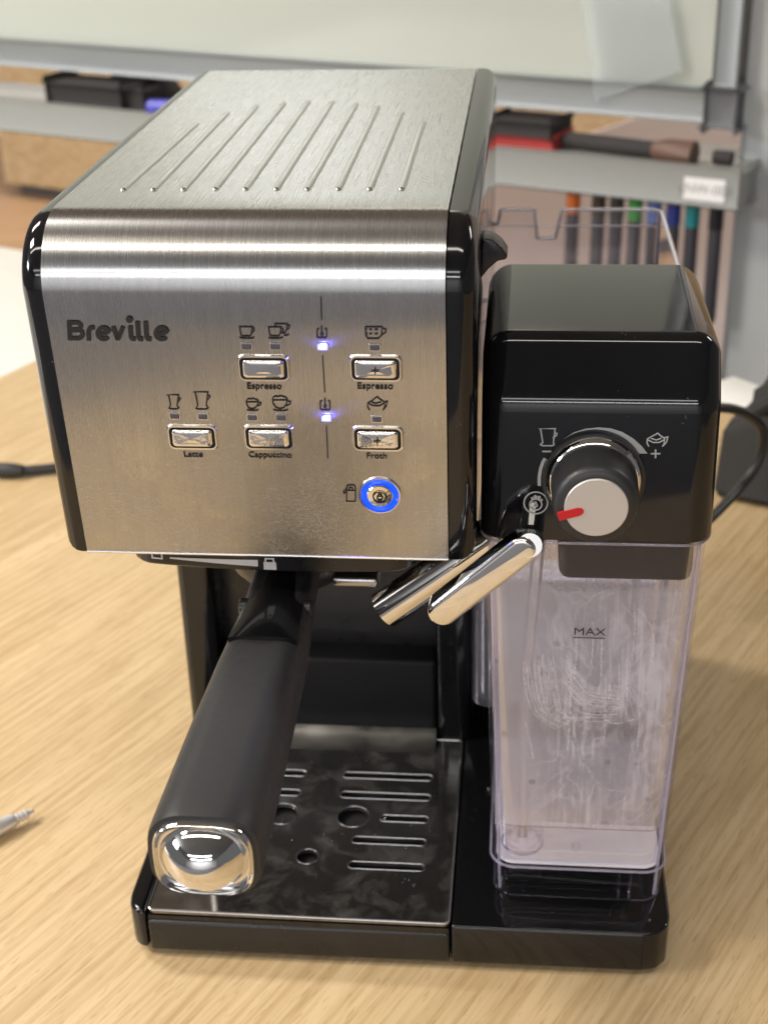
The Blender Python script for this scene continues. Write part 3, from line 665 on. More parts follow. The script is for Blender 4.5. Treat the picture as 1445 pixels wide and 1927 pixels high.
icons = {
 'cup_symbol': [[(88, 104), (98, 165), (110, 178), (170, 178), (182, 166), (190, 104), True], [(187, 112), (203, 118), (205, 138), (183, 155)], [(88, 188), (110, 195), (150, 197), (190, 195), (205, 188)]],
 'two_cup_symbol': [[(320, 106), (329, 166), (342, 178), (400, 178), (412, 166), (420, 106), True], [(417, 115), (434, 122), (436, 143), (412, 158)], [(318, 190), (345, 197), (400, 197), (436, 189)],
   [(372, 101), (372, 80), (470, 80), (461, 138), (450, 154), (428, 154)], [(468, 90), (487, 95), (487, 113), (463, 130)], [(442, 172), (465, 172), (486, 164)]],
 'heat_symbol': [[(724, 119), (712, 122), (708, 130), (709, 184), (717, 192), (778, 192), (785, 184), (784, 128), (780, 121), (768, 119)], [(744, 97), (747, 162)]],
 'measure_cup_symbol': [[(1092, 105), (1230, 105)], [(1094, 105), (1098, 172), (1114, 198), (1198, 198), (1221, 174), (1230, 105)], [(1229, 115), (1257, 125), (1258, 148), (1223, 170)],
   [(1098, 126), (1108, 126)], [(1124, 126), (1148, 126)], [(1168, 126), (1196, 126)], [(1100, 160), (1112, 160)], [(1126, 160), (1148, 160)], [(1168, 160), (1194, 160)]],
 'small_cappuccino_symbol': [[(145, 706), (236, 706)], [(142, 700), (146, 725), (160, 752), (185, 762), (213, 754), (233, 727), (238, 700), (230, 688), (212, 684), (198, 677), (182, 683), (165, 679), (150, 685), True], [(237, 712), (259, 712), (257, 728), (230, 740)], [(147, 768), (175, 774), (215, 774), (240, 768)]],
 'large_cappuccino_symbol': [[(356, 691), (467, 691)], [(351, 686), (357, 720), (380, 750), (410, 760), (444, 750), (464, 720), (470, 684), (460, 670), (440, 663), (418, 657), (395, 663), (372, 660), (358, 668), True], [(470, 700), (496, 703), (493, 722), (462, 738)], [(357, 766), (395, 775), (450, 775), (477, 766)]],
 'froth_symbol': [[(1112, 725), (1116, 712), (1150, 696), (1166, 680), (1188, 664), (1206, 681), (1228, 693), (1246, 710), (1248, 722)], [(1114, 714), (1150, 735), (1205, 737), (1247, 716)], [(1142, 708), (1180, 718), (1222, 705)], [(1111, 730), (1115, 750), (1129, 773)], [(1250, 728), (1247, 750), (1235, 773)], [(1251, 705), (1269, 703), (1262, 738), (1242, 764)]],
}
icons['heat_symbol_b'] = sh_(icons['heat_symbol'], 26, 577)
for nm, st_ in icons.items():
    ic = px_mesh(nm.replace('_b', ''), st_, o4, s4, 2.6 if 'heat' not in nm else 2.9, 'ink', FP)
    if 'heat' in nm:
        q = (747, 164) if nm == 'heat_symbol' else (773, 741)
        cx, cy = pan(430+q[0]/4.25, 590+q[1]/4.25)
        bm = bmesh.new(); bm.faces.new([bm.verts.new(P3(cx+.0006*math.cos(t*math.pi/8), cy+.0006*math.sin(t*math.pi/8), .0003)) for t in range(16)]); from_bm('bulb', bm, 'ink', ic, None, None)
px_mesh('small_latte_symbol', [[(806, 698), (880, 698), (871, 766), (882, 783), (870, 789), (830, 789), (819, 783), (829, 764), (816, 700), True], [(878, 715), (893, 722), (876, 746)]], of3, 3.44, 2.6, 'ink', FP)
px_mesh('large_latte_symbol', [[(980, 679), (1070, 679), (1060, 766), (1072, 783), (1060, 790), (1005, 790), (993, 784), (1005, 765), (988, 682), True], [(1068, 698), (1085, 708), (1063, 738)]], of3, 3.44, 2.6, 'ink', FP)
px_mesh('clean_symbol', [[(729, 1106), (777, 1106), (777, 1165), (729, 1165), True], [(729, 1104), (731, 1081), (738, 1076), (768, 1076), (775, 1082), (777, 1104)], [(742, 1104), (744, 1092), (752, 1087), (760, 1092), (762, 1104)], [(733, 1090), (712, 1113), (717, 1122), (728, 1113)]], (400, 540), 2.89, 2.6, 'ink', FP)
for a, b in (((604, 558), (605, 601)), ((607, 669), (611, 738)), ((614, 801), (617, 862))):
    px_mesh('divider_line', [[a, b]], (0, 0), 1, 2.2, 'ink', FP)
for body, u, v, wpx in (('Espresso', 497.5, 731.5, 67), ('Espresso', 706, 731.5, 68), ('Latte', 364, 859.5, 38), ('Cappuccino', 508.5, 860.5, 86), ('Froth', 709, 862.5, 40)):
    me = text_mesh('lettering', body, .0034, offset=.012)
    xs = [p.co.x for p in me.vertices]; k = (wpx*.0001735)/(max(xs)-min(xs)); x, y = pan(u, v)
    link('lettering', me, 'ink', FP, at_panel(x, y, .0002) @ Matrix.Diagonal((k, .0034/.0034*1.0*k*.98, 1, 1)))
# ---- buttons (lip, dark gap, chrome pillow); first one modelled, then copied
def ring_mesh(name, outer, inner, z0, z1, mat):
    bm = bmesh.new(); n = len(outer)
    a = [bm.verts.new((x, y, z0)) for x, y in outer]; b = [bm.verts.new((x, y, z1)) for x, y in rrs(outer, .93)]
    c = [bm.verts.new((x, y, z1)) for x, y in inner]; d = [bm.verts.new((x, y, z0)) for x, y in inner]
    for p, q in ((a, b), (b, c), (c, d)):
        for i in range(n): bm.faces.new((p[i], p[(i+1) % n], q[(i+1) % n], q[i]))
    return bm
def rrs(pts, k): return [(x*k, y*k) for x, y in pts]
BW, BH = .0083, .0044
def button_meshes():
    lip = ring_mesh('button_lip', rrect(0, 0, BW+.0006, BH+.0006, .0022), rrect(0, 0, BW-.0004, BH-.0004, .0017), -.0002, .0007, None)
    bmesh.ops.recalc_face_normals(lip, faces=lip.faces[:]); ml = bpy.data.meshes.new('button_lip'); lip.to_mesh(ml); lip.free()
    bm = bmesh.new(); bm.faces.new([bm.verts.new((x, y, .00008)) for x, y in rrect(0, 0, BW-.0002, BH-.0002, .0018)]); mg = bpy.data.meshes.new('button_gap'); bm.to_mesh(mg); bm.free()
    # pillow: sloped top facet, lengthwise curve
    secs = []; n = 5
    for hx, hy, r, z in ((BW-.0012, BH-.0012, .0013, .0), (BW-.0012, BH-.0012, .0013, .0008), (BW-.0015, BH-.0014, .0012, .0013), (BW-.0021, BH-.0019, .001, .0016)):
        secs.append([Vector((x, y, z - (.0006*(x/BW)**2) + (.0004 if y < 0 and z > .001 else 0))) for x, y in rrect(0, 0, hx, hy, r)])
    bm = loft(secs, True, False); bm.verts.ensure_lookup_table()
    # curved cap grid
    top = secs[-1]; k = len(top)
    rim = [bm.verts[3*k+i] for i in range(k)]
    prev = rim
    for f in (.75, .45, .18):
        ring = [bm.verts.new((p.x*f if True else 0, p.y*f, .0016+.0002*(1-f)-.0006*(p.x*f/BW)**2 + .0004*max(0, -p.y*f/BH))) for p in top]
        for i in range(k): bm.faces.new((prev[i], prev[(i+1) % k], ring[(i+1) % k], ring[i]))
        prev = ring
    bm.faces.new(prev)
    bmesh.ops.recalc_face_normals(bm, faces=bm.faces[:]); mp = bpy.data.meshes.new('button'); bm.to_mesh(mp); bm.free()
    return ml, mg, mp
ml, mg, mp = button_meshes()
mp2 = mp.copy(); mp2.materials.append(M['chrome_worn']); mp.materials.append(M['chrome']); ml.materials.append(M['steel_edge']); mg.materials.append(M['gap'])
for q in (ml, mp, mp2):
    for p in q.polygons: p.use_smooth = True
    q.set_sharp_from_angle(angle=math.radians(50))
for (a, b, c, d), worn, plus in (((448, 670, 545, 714), 0, 0), ((657, 671, 757, 714), 0, 1), ((314, 800, 411, 844), 1, 0), ((459, 801, 554, 844), 1, 0), ((662, 804, 760, 846), 1, 1)):
    x, y = pan((a+c)/2, (b+d)/2); mw = at_panel(x, y)
    bt = link('button', mp2 if worn else mp, None, FP, mw)
    link('button_lip', ml, None, bt, mw); link('button_gap', mg, None, bt, mw)
    if plus:
        bm = stroke_bm([[(-.0013, 0), (.0013, 0)], [(0, -.0012), (0, .0012)]], lambda p, q, h: at_panel(x, y) @ Vector((p, q, .00225+h)), .00042)
        from_bm('plus_mark', bm, 'ink', bt, None, None)
# indicators
def led_meshes():
    bm = loft([[Vector((x, y, z)) for x, y in rrect(0, 0, hx, hy, .0004, 3)] for hx, hy, z in ((.0016, .0010, 0), (.0016, .0010, .0003), (.0013, .0007, .0005))]); me = bpy.data.meshes.new('indicator'); bmesh.ops.recalc_face_normals(bm, faces=bm.faces[:]); bm.to_mesh(me); bm.free()
    bm = ring_mesh('l', rrect(0, 0, .0021, .0014, .0006, 3), rrect(0, 0, .00165, .00105, .0004, 3), -.0001, .0003, None); bmesh.ops.recalc_face_normals(bm, faces=bm.faces[:]); ml_ = bpy.data.meshes.new('indicator_rim'); bm.to_mesh(ml_); bm.free()
    return me, ml_
mi, mr_ = led_meshes(); mil = mi.copy(); mi.materials.append(M['dark_led']); mil.materials.append(M['blue_led']); mr_.materials.append(M['steel_edge'])
for u, v, lit in ((464, 651, 0), (518, 651, 0), (607, 652, 1), (705, 653, 0), (329, 782, 0), (382, 783, 0), (475, 785, 0), (529, 785, 0), (614, 787, 1), (709, 788, 0)):
    x, y = pan(u, v); i_ = link('indicator', mil if lit else mi, None, FP, at_panel(x, y))
    if lit:
        i_['label'] = 'lit blue indicator'
        l = bpy.data.lights.new('indicator_glow', 'POINT'); l.energy = .0022; l.color = (.12, .12, 1); l.shadow_soft_size = .0012
        lo = bpy.data.objects.new('indicator_glow', l); C.objects.link(lo); lo.location = at_panel(x, y-.0006, .0022).translation
    link('indicator_rim', mr_, None, i_, at_panel(x, y))
# round clean button with lit ring
x, y = pan(715, 931); o_ = at_panel(x, y)
rb_ = from_bm('clean_button', lathe_bm([(0, 0), (.0045, 0), (.0045, .0010), (.0041, .0014), (.003, .0012), (.0015, .0010), (0, .0009)], o_ @ Vector((0, 0, 0)), PN, 40), 'chrome_worn', FP)
rb_['label'] = 'round chrome clean button'
from_bm('lit_ring', lathe_bm([(.0046, 0), (.0066, 0), (.0066, .0005), (.0060, .0009), (.0052, .0006), (.0046, .0003)], o_ @ Vector((0, 0, 0)), PN, 48), 'blue_ring', rb_)
from_bm('button_lip', lathe_bm([(.0067, 0), (.0076, 0), (.0072, .0008), (.0067, .0009)], o_ @ Vector((0, 0, 0)), PN, 48), 'steel_edge', rb_)
bm = stroke_bm([disc_pts(0, -.0002, .0022, 20) + [True], disc_pts(0, -.0006, .0009, 12) + [True], [(-.0006, .0002), (0, .0012), (.0006, .0002)]], lambda p, q, h: o_ @ Vector((p, q, .0014+h)), .00045)
from_bm('drop_symbol', bm, 'ink', rb_, None, None)
# ---- tower and base
def body(name, pts, z0, z1, mat, r, seg=3): 
    bm = prism_bm(pts, z0, z1, 'z'); bevel(bm, r, seg); return from_bm(name, bm, mat, CM, None, 40)
tw = rbox('tower', (.0012, .142, .004), (.1387, .277, ZB+.002), .003, 'satin', CM)
rbox('tower_column', (.0012, .127, .004), (.0185, .150, ZB-.002), .005, 'black', CM, 5)
rbox('tower_column', (.1226, .127, .004), (.1387, .150, ZB-.002), .003, 'black', CM, 3)
rbox('splash_block', (.019, .1275, .0215), (.1222, .146, .068), .002, 'matt_black', CM)
# base: left end, right block under the milk tank, back
bm = prism_bm([(.0092, -.0012), (.0092, .277), (.0008, .277), (.0004, .010), (.0016, .004), (.0048, .0)], .0040, .0245, 'z'); bevel(bm, .0028, 4); from_bm('base_end', bm, 'black', CM, None, 40)
bm = prism_bm([(.1358, 0), (.2128, 0.0004), (.2190, .0020), (.2232, .0065), (.2245, .013), (.2245, .277), (.1358, .277)], .0036, .0235, 'z')
bevel(bm, .0014, 3); bs = from_bm('base', bm, 'black', CM, None, 40)
bm = stroke_bm([[(.0055, 0), (.0225, 0)]], lambda p, q, h: Vector((.2132+q, -.0001-h*.5+.0004, p)), .0003); from_bm('seam', bm, 'gap', bs, None, None)
rbox('base_underside', (.006, .007, .0018), (.219, .27, .0042), .0008, 'rubber', CM)
for fx, fy in ((.02, .02), (.2, .02), (.02, .25), (.2, .25)): rbox('foot', (fx-.008, fy-.008, 0), (fx+.008, fy+.008, .0020), .0004, 'rubber', CM)
# drip tray
bm = prism_bm([(.0096, -.001), (.1352, .0), (.1352, .126), (.0096, .126)], .0036, .0195, 'z'); bevel(bm, .0016, 3); dt = from_bm('drip_tray', bm, 'satin', CM, None, 40)
bm = bmesh.new(); bm_box(bm, (.0100, .0004, .0192), (.1348, .0030, .0216)); from_bm('tray_rim', bm, 'black', dt)
bm = bmesh.new(); bm_box(bm, (.0125, .004, .0196), (.1325, .124, .0200)); from_bm('tray_pan', bm, 'gap', dt)
def slot(x0, x1, y, hw=.0023): return rrect((x0+x1)/2, y, (x1-x0)/2, hw, hw*.98, 5)
holes = []
for x0, x1, y in ((.0801, .1225, .0963), (.0806, .1227, .0816), (.1005, .1227, .0660), (.0895, .1225, .0505), (.0897, .1229, .0341)):
    holes += [slot(x0, x1, y), slot(.1432-x1, .1432-x0, y)]
holes += [disc_pts(.0885, .0662, .0074, 28), disc_pts(.0562, .0662, .0074, 28), disc_pts(.0716, .0382, .0049, 24)]
me = curve_mesh('tray_plate', [rrect(.0724, .0640, .0622, .0625, .002, 4)] + holes, .0006, .0004, 2)
for p in me.polygons: p.use_smooth = False
tp = link('tray_plate', me, 'plate', dt, Matrix.Translation((0, 0, .0228)))
for hs in holes:
    from_bm('slot_rim', tube_bm([Vector((x, y, .0239)) for x, y in hs+hs[:1]], .00022, 6, False), 'rim', tp)
# raised rear lip of the plate
pf = [(.1130, .02345), (.1180, .0242), (.1225, .0256), (.1255, .0272), (.1274, .0296), (.1280, .0296), (.1262, .0266), (.1228, .0248), (.1180, .0235), (.1130, .0228)]
from_bm('plate_lip', prism_bm(pf, .0125, .1222, 'x'), 'lip', tp, None, 60)
pe = rrect(.0724, .0640, .0624, .0627, .002, 4)
from_bm('plate_edge', tube_bm([Vector((x, y, .0237)) for x, y in pe]+[Vector((pe[0][0], pe[0][1], .0237))], .00055, 8, False), 'steel_edge', tp)
# droplets on the tray plate
bm = bmesh.new()
for k in range(90):
    x, y = random.uniform(.055, .132), random.uniform(.01, .122); r = random.choice((.0003, .0004, .0005, .0007))
    mw = Matrix.Translation((x, y, .0238)) @ Matrix.Diagonal((r, r, r*.5, 1)); bmesh.ops.create_icosphere(bm, subdivisions=1, radius=1, matrix=mw)
M['water'] = thin_clear('water_drop', (.97, .97, .97), 1.6); dr = from_bm('water_drops', bm, 'water', tp, None, 60); dr['kind'] = 'stuff'
# ---- group ring with printed lock scale
GC = Vector((.0685, .0645, 0)); GR = .0515
def ring_y(x): return .0126+.0026*((x-.076)/.045)**2
RX0, RX1 = .0135, .1250
cyc = [(x, ring_y(x)) for x in [RX0+.012+(RX1-RX0-.024)*k/24 for k in range(25)]]
cyc += [(RX1-.012+.012*math.sin(math.pi/2*k/6), cyc[24][1]+.016*(1-math.cos(math.pi/2*k/6))) for k in range(1, 7)]
cyc += [(RX1, .10), (RX0, .10)]
cyc += [(RX0+.012-.012*math.cos(math.pi/2*k/6), cyc[0][1]+.016*(1-math.sin(math.pi/2*k/6))) for k in range(0, 6)]
bm = prism_bm(cyc, .1795, .1925, 'z'); bevel(bm, .0014, 3, [e_ for e_ in bm.edges if all(abs(v.co.z-.1795) < 1e-6 for v in e_.verts)]); rg = from_bm('group_ring', bm, 'satin', CM, None, 40)
def on_ring(x, z, h): return Vector((x, ring_y(x)-h, z))
bm = bmesh.new(); nseg = 16; up_ = []; lo_ = []
for k in range(nseg+1):
    x = .0312+.0335*k/nseg; hh = .0003+.0011*k/nseg
    up_.append(bm.verts.new(on_ring(x, .1832+hh, .0002))); lo_.append(bm.verts.new(on_ring(x, .1832-hh, .0002)))
for k in range(nseg): bm.faces.new((up_[k], lo_[k], lo_[k+1], up_[k+1]))
from_bm('lock_scale', bm, 'white_ink', rg, None, None)
bm = stroke_bm([[(.0243, .1885), (.0243, .1826), (.0281, .1826), (.0281, .1885), True]], lambda p, q, h: on_ring(p, q, h+.0001), .0006); from_bm('open_mark', bm, 'white_ink', rg, None, None)
bm = bmesh.new(); bm.faces.new([bm.verts.new(on_ring(x, z, .0002)) for x, z in ((.0668, .1806), (.0715, .1806), (.0715, .1838), (.0668, .1838))]); from_bm('lock_mark', bm, 'white_ink', rg, None, None)
bm = stroke_bm([[(.0676, .1838), (.0676, .1852), (.0706, .1852), (.0706, .1838)]], lambda p, q, h: on_ring(p, q, h+.0001), .0006); from_bm('lock_shackle', bm, 'white_ink', rg, None, None)
# ---- portafilter
pf_ = from_bm('portafilter', lathe_bm([(0, 0), (.014, 0), (.020, .003), (.0245, .008), (.0255, .014), (.0255, .030), (0, .030)], GC+Vector((0, 0, .1490)), (0, 0, 1), 48), 'satin', CM)
def hsec(y, cx, cz, hw, hh, r):
    r = min(r*1.22, hh*.8); return [Vector((x, y, z)) for x, z in rrect(cx, cz, hw, hh, r, 7)]
HZ = .1595
secs = [hsec(.046, .0715, HZ+.006, .0108, .0075, .002), hsec(.028, .0715, HZ+.005, .0114, .0085, .002), hsec(.006, .0713, HZ+.001, .0128, .0110, .005), hsec(-.010, .0711, HZ, .0142, .0122, .0075), hsec(-.030, .0709, HZ, .0150, .0130, .008),
        hsec(-.070, .0706, HZ, .0160, .0141, .0085), hsec(-.110, .0704, HZ-.0003, .0168, .0149, .0090), hsec(-.1185, .0704, HZ-.0003, .0169, .0150, .0090), hsec(-.1207, .0704, HZ-.0003, .0165, .0146, .0088), hsec(-.1209, .0704, HZ-.0003, .0156, .0137, .0084)]
hd = from_bm('handle', loft(secs), 'grip', pf_, None, 50)
# chrome end cap: flat rounded frame and a domed centre
def squircle(hx, hz, n=56, e=3.3):
    out = []
    for k in range(n):
        a = 2*math.pi*k/n; c, s_ = math.cos(a), math.sin(a); out.append((hx*math.copysign(abs(c)**(2/e), c), hz*math.copysign(abs(s_)**(2/e), s_)))
    return out
def cap_sec(k, y, t=0.0):
    out = []
    for i_, (dx, dz) in enumerate(squircle(.0149, .0130)):
        a = math.atan2(dz/.0130, dx/.0149); ex, ez = .0149*math.cos(a), .0130*math.sin(a)
        out.append(Vector((.0704+k*((1-t)*dx+t*ex), y, HZ-.0003+k*((1-t)*dz+t*ez))))
    return out
secs = [cap_sec(1.0, -.1196), cap_sec(1.0, -.1217), cap_sec(.99, -.1225), cap_sec(.972, -.1228), cap_sec(.952, -.1226), cap_sec(.935, -.1220, .1), cap_sec(.92, -.1214, .35), cap_sec(.91, -.1211, .7)]
for k in range(15):
    q = 1-k/14.6; secs.append(cap_sec(.90*q, -.1211-.0088*(1-q*q)**.85, 1))
from_bm('end_cap', loft(secs), 'chrome', pf_, None, 60)
# glossy release tab on the handle
secs = []
for y, hw, z, th in ((.044, .0100, .0142, .003), (.024, .0102, .0140, .003), (.008, .0106, .0136, .003), (-.006, .0113, .0142, .003), (-.016, .0120, .0148, .0028), (-.0205, .0122, .0150, .0024)):
    top = [Vector((.0712+hw*t, y-(.0030*(1-t*t) if y < -.018 else 0), HZ+z-.0030*t*t)) for t in [k/5-1 for k in range(11)]]
    secs.append(top+[p-Vector((0, 0, th)) for p in top[::-1]])
from_bm('release_tab', loft(secs), 'black_clean', pf_, None, 40)
for sx in (-1, 1): from_bm('tab_pivot', lathe_bm([(0, 0), (.0032, 0), (.0032, .0028), (.0026, .0034), (0, .0034)], (.0713+sx*.0102, .0075, HZ+.0080), (sx, 0, 0), 20), 'satin', pf_)
from_bm('coffee_spout', tube_bm([GC+Vector((0, 0, .143)), GC+Vector((0, -.006, .132))], [.009, .007], 16), 'chrome', pf_)
rbox('locking_ear', (.0905, .022, .168), (.108, .034, .1725), .0018, 'rim', pf_)
# ---- steam lever on the right side
lv = prism_bm([(.1446, .2875), (.1452, .2972), (.149, .2966), (.1518, .2945), (.1542, .2912), (.1537, .2896), (.1508, .2892), (.1475, .2862), (.1446, .2822)], .041, .053, 'y'); bevel(lv, .0012, 3); from_bm('side_lever', lv, 'satin', CM)
# ---- water tank behind
def tank_ring(x0, x1, y0, y1, r, t, z0, topf, n=10):
    o_ = rrect((x0+x1)/2, (y0+y1)/2, (x1-x0)/2, (y1-y0)/2, r, n); i_ = rrect((x0+x1)/2, (y0+y1)/2, (x1-x0)/2-t, (y1-y0)/2-t, r-t*.8, n)
    def dens(P):
        out = []
        for a, b in zip(P, P[1:]+P[:1]):
            k = max(1, int(math.hypot(b[0]-a[0], b[1]-a[1])/.0022)) if math.hypot(b[0]-a[0], b[1]-a[1]) > .02 else 1
            for j in range(k): out.append((a[0]+(b[0]-a[0])*j/k, a[1]+(b[1]-a[1])*j/k))
        return out
    K = [max(1, int(math.hypot(b[0]-a[0], b[1]-a[1])/.0022)) if math.hypot(b[0]-a[0], b[1]-a[1]) > .02 else 1 for a, b in zip(o_, o_[1:]+o_[:1])]
    def dn(P): 
        out = []
        for (a, b), k in zip(zip(P, P[1:]+P[:1]), K):
            for j in range(k): out.append((a[0]+(b[0]-a[0])*j/k, a[1]+(b[1]-a[1])*j/k))
        return out
    O, I = dn(o_), dn(i_)
    return [[Vector((x, y, z0)) for x, y in O], [Vector((x, y, topf(x, y))) for x, y in O], [Vector((x, y, topf(x, y))) for x, y in I], [Vector((x, y, z0+t)) for x, y in I]]
wy1 = .262
def wtop(x, y):
    if y > wy1-.004:
        d = abs(x-.1712)
        if d < .0052: return .2345
        if d < .0062: return .2415
    if y > .2 and .1432 < x < .1472: return .242
    return .2490
M['clear_water'] = thin_clear('clear_tank_plastic', (.975, .97, .98), 1.6, haze=.045)
wt = from_bm('water_tank', loft(tank_ring(.1395, .2275, .118, wy1, .008, .0022, .05, wtop), True, True), 'clear_water', CM, None, 40)
op = rrect((.1395+.2275)/2, (.118+wy1)/2, (.2275-.1395)/2-.0011, (wy1-.118)/2-.0011, .0075, 8)
rp = []
for (a, b), (c, d) in zip(op, op[1:]+op[:1]):
    k = max(1, int(math.hypot(c-a, d-b)/.0015)); rp += [Vector((a+(c-a)*j/k, b+(d-b)*j/k, wtop(a+(c-a)*j/k, b+(d-b)*j/k))) for j in range(k)]
from_bm('tank_rim', tube_bm(rp+rp[:1], .0010, 6, False), 'clear_rim', wt, None, 60)
from_bm('rim_ridge', loft(tank_ring(.1388, .2282, .1173, wy1+.0007, .0085, .0010, .2395, lambda x, y: .2408 if not (y > wy1-.004 and abs(x-.1712) < .0075) else .2396), True, False), 'clear_rim', wt, None, 40)
# ---- milk tank
def msec(z, inset=0.0, r=.009, n=6):
    t = (z-.024)/(.197-.024); xl = .1522-.0052*t+inset; xr = .2212+.0055*t-inset; yf = .0190-.0085*t+inset; yb = .108-inset
    return [Vector((x, y, z)) for x, y in rrect((xl+xr)/2, (yf+yb)/2, (xr-xl)/2, (yb-yf)/2, max(.002, r-inset), n)]
secs = [msec(.0240, .0012), msec(.0242, 0), msec(.0395), msec(.0402, -.0006), msec(.0416, -.0006), msec(.0424), msec(.0612), msec(.12), msec(.1945), msec(.1950, -.0007), msec(.1966, -.0007), msec(.1968, .0010), msec(.12, .0014), msec(.0428, .0016)]
mk = from_bm('milk_tank', loft(secs, True, False), 'clear', CM, None, 40)
def floor_part(z, y0, y1):
    return [Vector((p.x, min(max(p.y, y0), y1), z)) for p in msec(.0416, .0017)]
from_bm('tank_floor', loft([floor_part(.0408, 0, .046), floor_part(.0416, 0, .046)]), 'floor_lit', mk)  # front of the floor: its lit brightness is put into the colour
from_bm('tank_floor', loft([floor_part(.0408, .0462, .2), floor_part(.0416, .0462, .2)]), 'floor_dim', mk)  # rear of the same floor, kept dimmer by its material
def strip(z, keep): 
    P = msec(z, .0020); return [p for k, p in enumerate(P) if keep(k)]
zz_ = (.0612, .08, .11, .14, .17, .1930)
nP = len(msec(.1)); ysplit = lambda k: msec(.1, .0020)[k].y
front = [k for k in range(nP) if ysplit(k) < .026]; back = [k for k in range(nP) if ysplit(k) > .09]
fr_k = sorted(front, key=lambda k: k)
from_bm('milk_film', loft([[msec(z, .0020)[k] for k in fr_k] for z in zz_], False, False), 'film', mk, None, 40)
bk_k = sorted(back, key=lambda k: k)
from_bm('milk_film', loft([[msec(z, .0022)[k] for k in bk_k] for z in zz_], False, False), 'film_back', mk, None, 40)
ends = {'l': (max(bk_k), min(fr_k)), 'r': (max(fr_k), min(bk_k))}
for a_, b_ in (ends['l'], ends['r']):
    from_bm('milk_film', loft([[msec(z, .0024)[a_], msec(z, .0024)[b_]] for z in zz_], False, False), 'film_thin', mk, None, 40)
from_bm('film_edge', loft([msec(.0606, .0019), msec(.0611, .0019)], True, False), 'cap_grey', mk)
from_bm('suction_boss', lathe_bm([(.0085, 0), (.0085, .016), (.0080, .018), (.0070, .0186), (.0070, 0)], (.1640, .0320, .0418), (0, 0, 1), 28), 'clear', mk)
from_bm('suction_tube', tube_bm([(.1640, .034, .044), (.1640, .036, .12), (.1680, .036, .19)], .0024, 12), 'clear_water', mk)
from_bm('floor_boss', lathe_bm([(.0022, 0), (.0022, .0012), (.0012, .0014), (.0012, 0)], (.186, .030, .0417), (0, 0, 1), 20), 'clear', mk)
def ring_line(name, z, r, off, mat='lilac_edge', part=None):
    P = msec(z, off); P = P if part is None else [P[k] for k in part]
    P = P + (P[:1] if part is None else [])
    return from_bm(name, tube_bm(P, r, 6, part is not None), mat, mk, None, 60)
ring_line('tank_lip', .1958, .0005, -.0008)
ring_line('tank_ledge', .0409, .00055, -.0007)
for kk in (fr_k[3], fr_k[-4]):
    from_bm('corner_highlight', tube_bm([msec(z, .0004)[kk] for z in (.026, .0390, .0435, .1, .15, .194)], .0007, 6), 'lilac_edge', mk, None, 60)  # pale tubes stand in for highlights along the clear corners
for zz, rr_ in ((.0425, .0085), (.0600, .0082)):
    from_bm('boss_edge', tube_bm([Vector((.1640+rr_*math.cos(t*math.pi/14), .0320+rr_*math.sin(t*math.pi/14), zz)) for t in range(29)], .0005, 6, False), 'lilac_edge', mk, None, 60)
# wiped streaks of dried milk on the inside of the front wall
def smear_mat():
    mt, nt, b = newmat('milk_smear'); nt.nodes.remove(b); out = nt.nodes['Material Output']
    tc = N(nt, 'ShaderNodeTexCoord'); n = N(nt, 'ShaderNodeTexNoise', Scale=420.0, Detail=6.0); nt.links.new(tc.outputs['Object'], n.inputs['Vector'])
    r = ramp(nt, [(.30, (.05, .05, .05)), (.66, (.46, .46, .46))]); nt.links.new(n.outputs['Fac'], r.inputs['Fac'])
    tr = N(nt, 'ShaderNodeBsdfTransparent'); df = N(nt, 'ShaderNodeBsdfDiffuse'); df.inputs[0].default_value = (.93, .92, .95, 1)
    mx = N(nt, 'ShaderNodeMixShader'); nt.links.new(r.outputs[0], mx.inputs[0]); nt.links.new(tr.outputs[0], mx.inputs[1]); nt.links.new(df.outputs[0], mx.inputs[2]); nt.links.new(mx.outputs[0], out.inputs['Surface']); return mt
M['smear'] = smear_mat()
FT = .0085/.173
FN = Vector((0, -1, -FT)).normalized(); FO = Vector((0, .0190+.0020, .024)); FU = Vector((0, -FT, 1)).normalized()
def fpx(u, v):
    p = on_plane(u, v, FO, FN)-FO; return (p.x, p.dot(FU))
def F3(a, b, h): return FO + Vector((a, 0, 0)) + FU*b + FN*(h-.0001)
def arc2(pts, k=6): return [tuple(p) for p in [(q.x, q.y) for q in catmull([Vector((*fpx(u, v), 0)) for u, v in pts], k)]]
bm = bmesh.new()
stroke_bm([arc2([(1040, 1250), (1046, 1300), (1062, 1355), (1088, 1410), (1108, 1452), (1132, 1482), (1172, 1490), (1190, 1480)])], F3, .0014, .0001, bm)
stroke_bm([arc2([(988, 1360), (996, 1392), (1003, 1428)])], F3, .0010, .00012, bm)
stroke_bm([arc2([(1128, 1330), (1136, 1352), (1160, 1362), (1205, 1350)])], F3, .0010, .00013, bm)
rs = random.Random(3); st_ = []
for k in range(13):     # nested wipes, left group
    d = k*4.5+rs.uniform(-2, 2); y0 = 1238+rs.uniform(-10, 20); st_.append(arc2([(985+d, y0), (990+d*1.05, 1300+rs.uniform(-6, 6)), (1008+d, 1345), (1046+d*1.3, 1372-k*2)]))
for k in range(15):     # nested wipes, right group
    d = k*6+rs.uniform(-3, 3); st_.append(arc2([(1062+rs.uniform(-4, 8), 1225+d*1.2), (1084+rs.uniform(-3, 3), 1262+d), (1112, 1292+d*.75), (1150+rs.uniform(-10, 25), 1302+d*.6)]))
for k in range(14):     # runs
    u = rs.uniform(1060, 1290); v = rs.uniform(1130, 1330); L_ = rs.uniform(30, 150); st_.append(arc2([(u, v), (u+rs.uniform(-2, 2), v+L_*.5), (u-L_*.04, v+L_)], 3))
stroke_bm(st_, F3, .00065, .0002, bm)
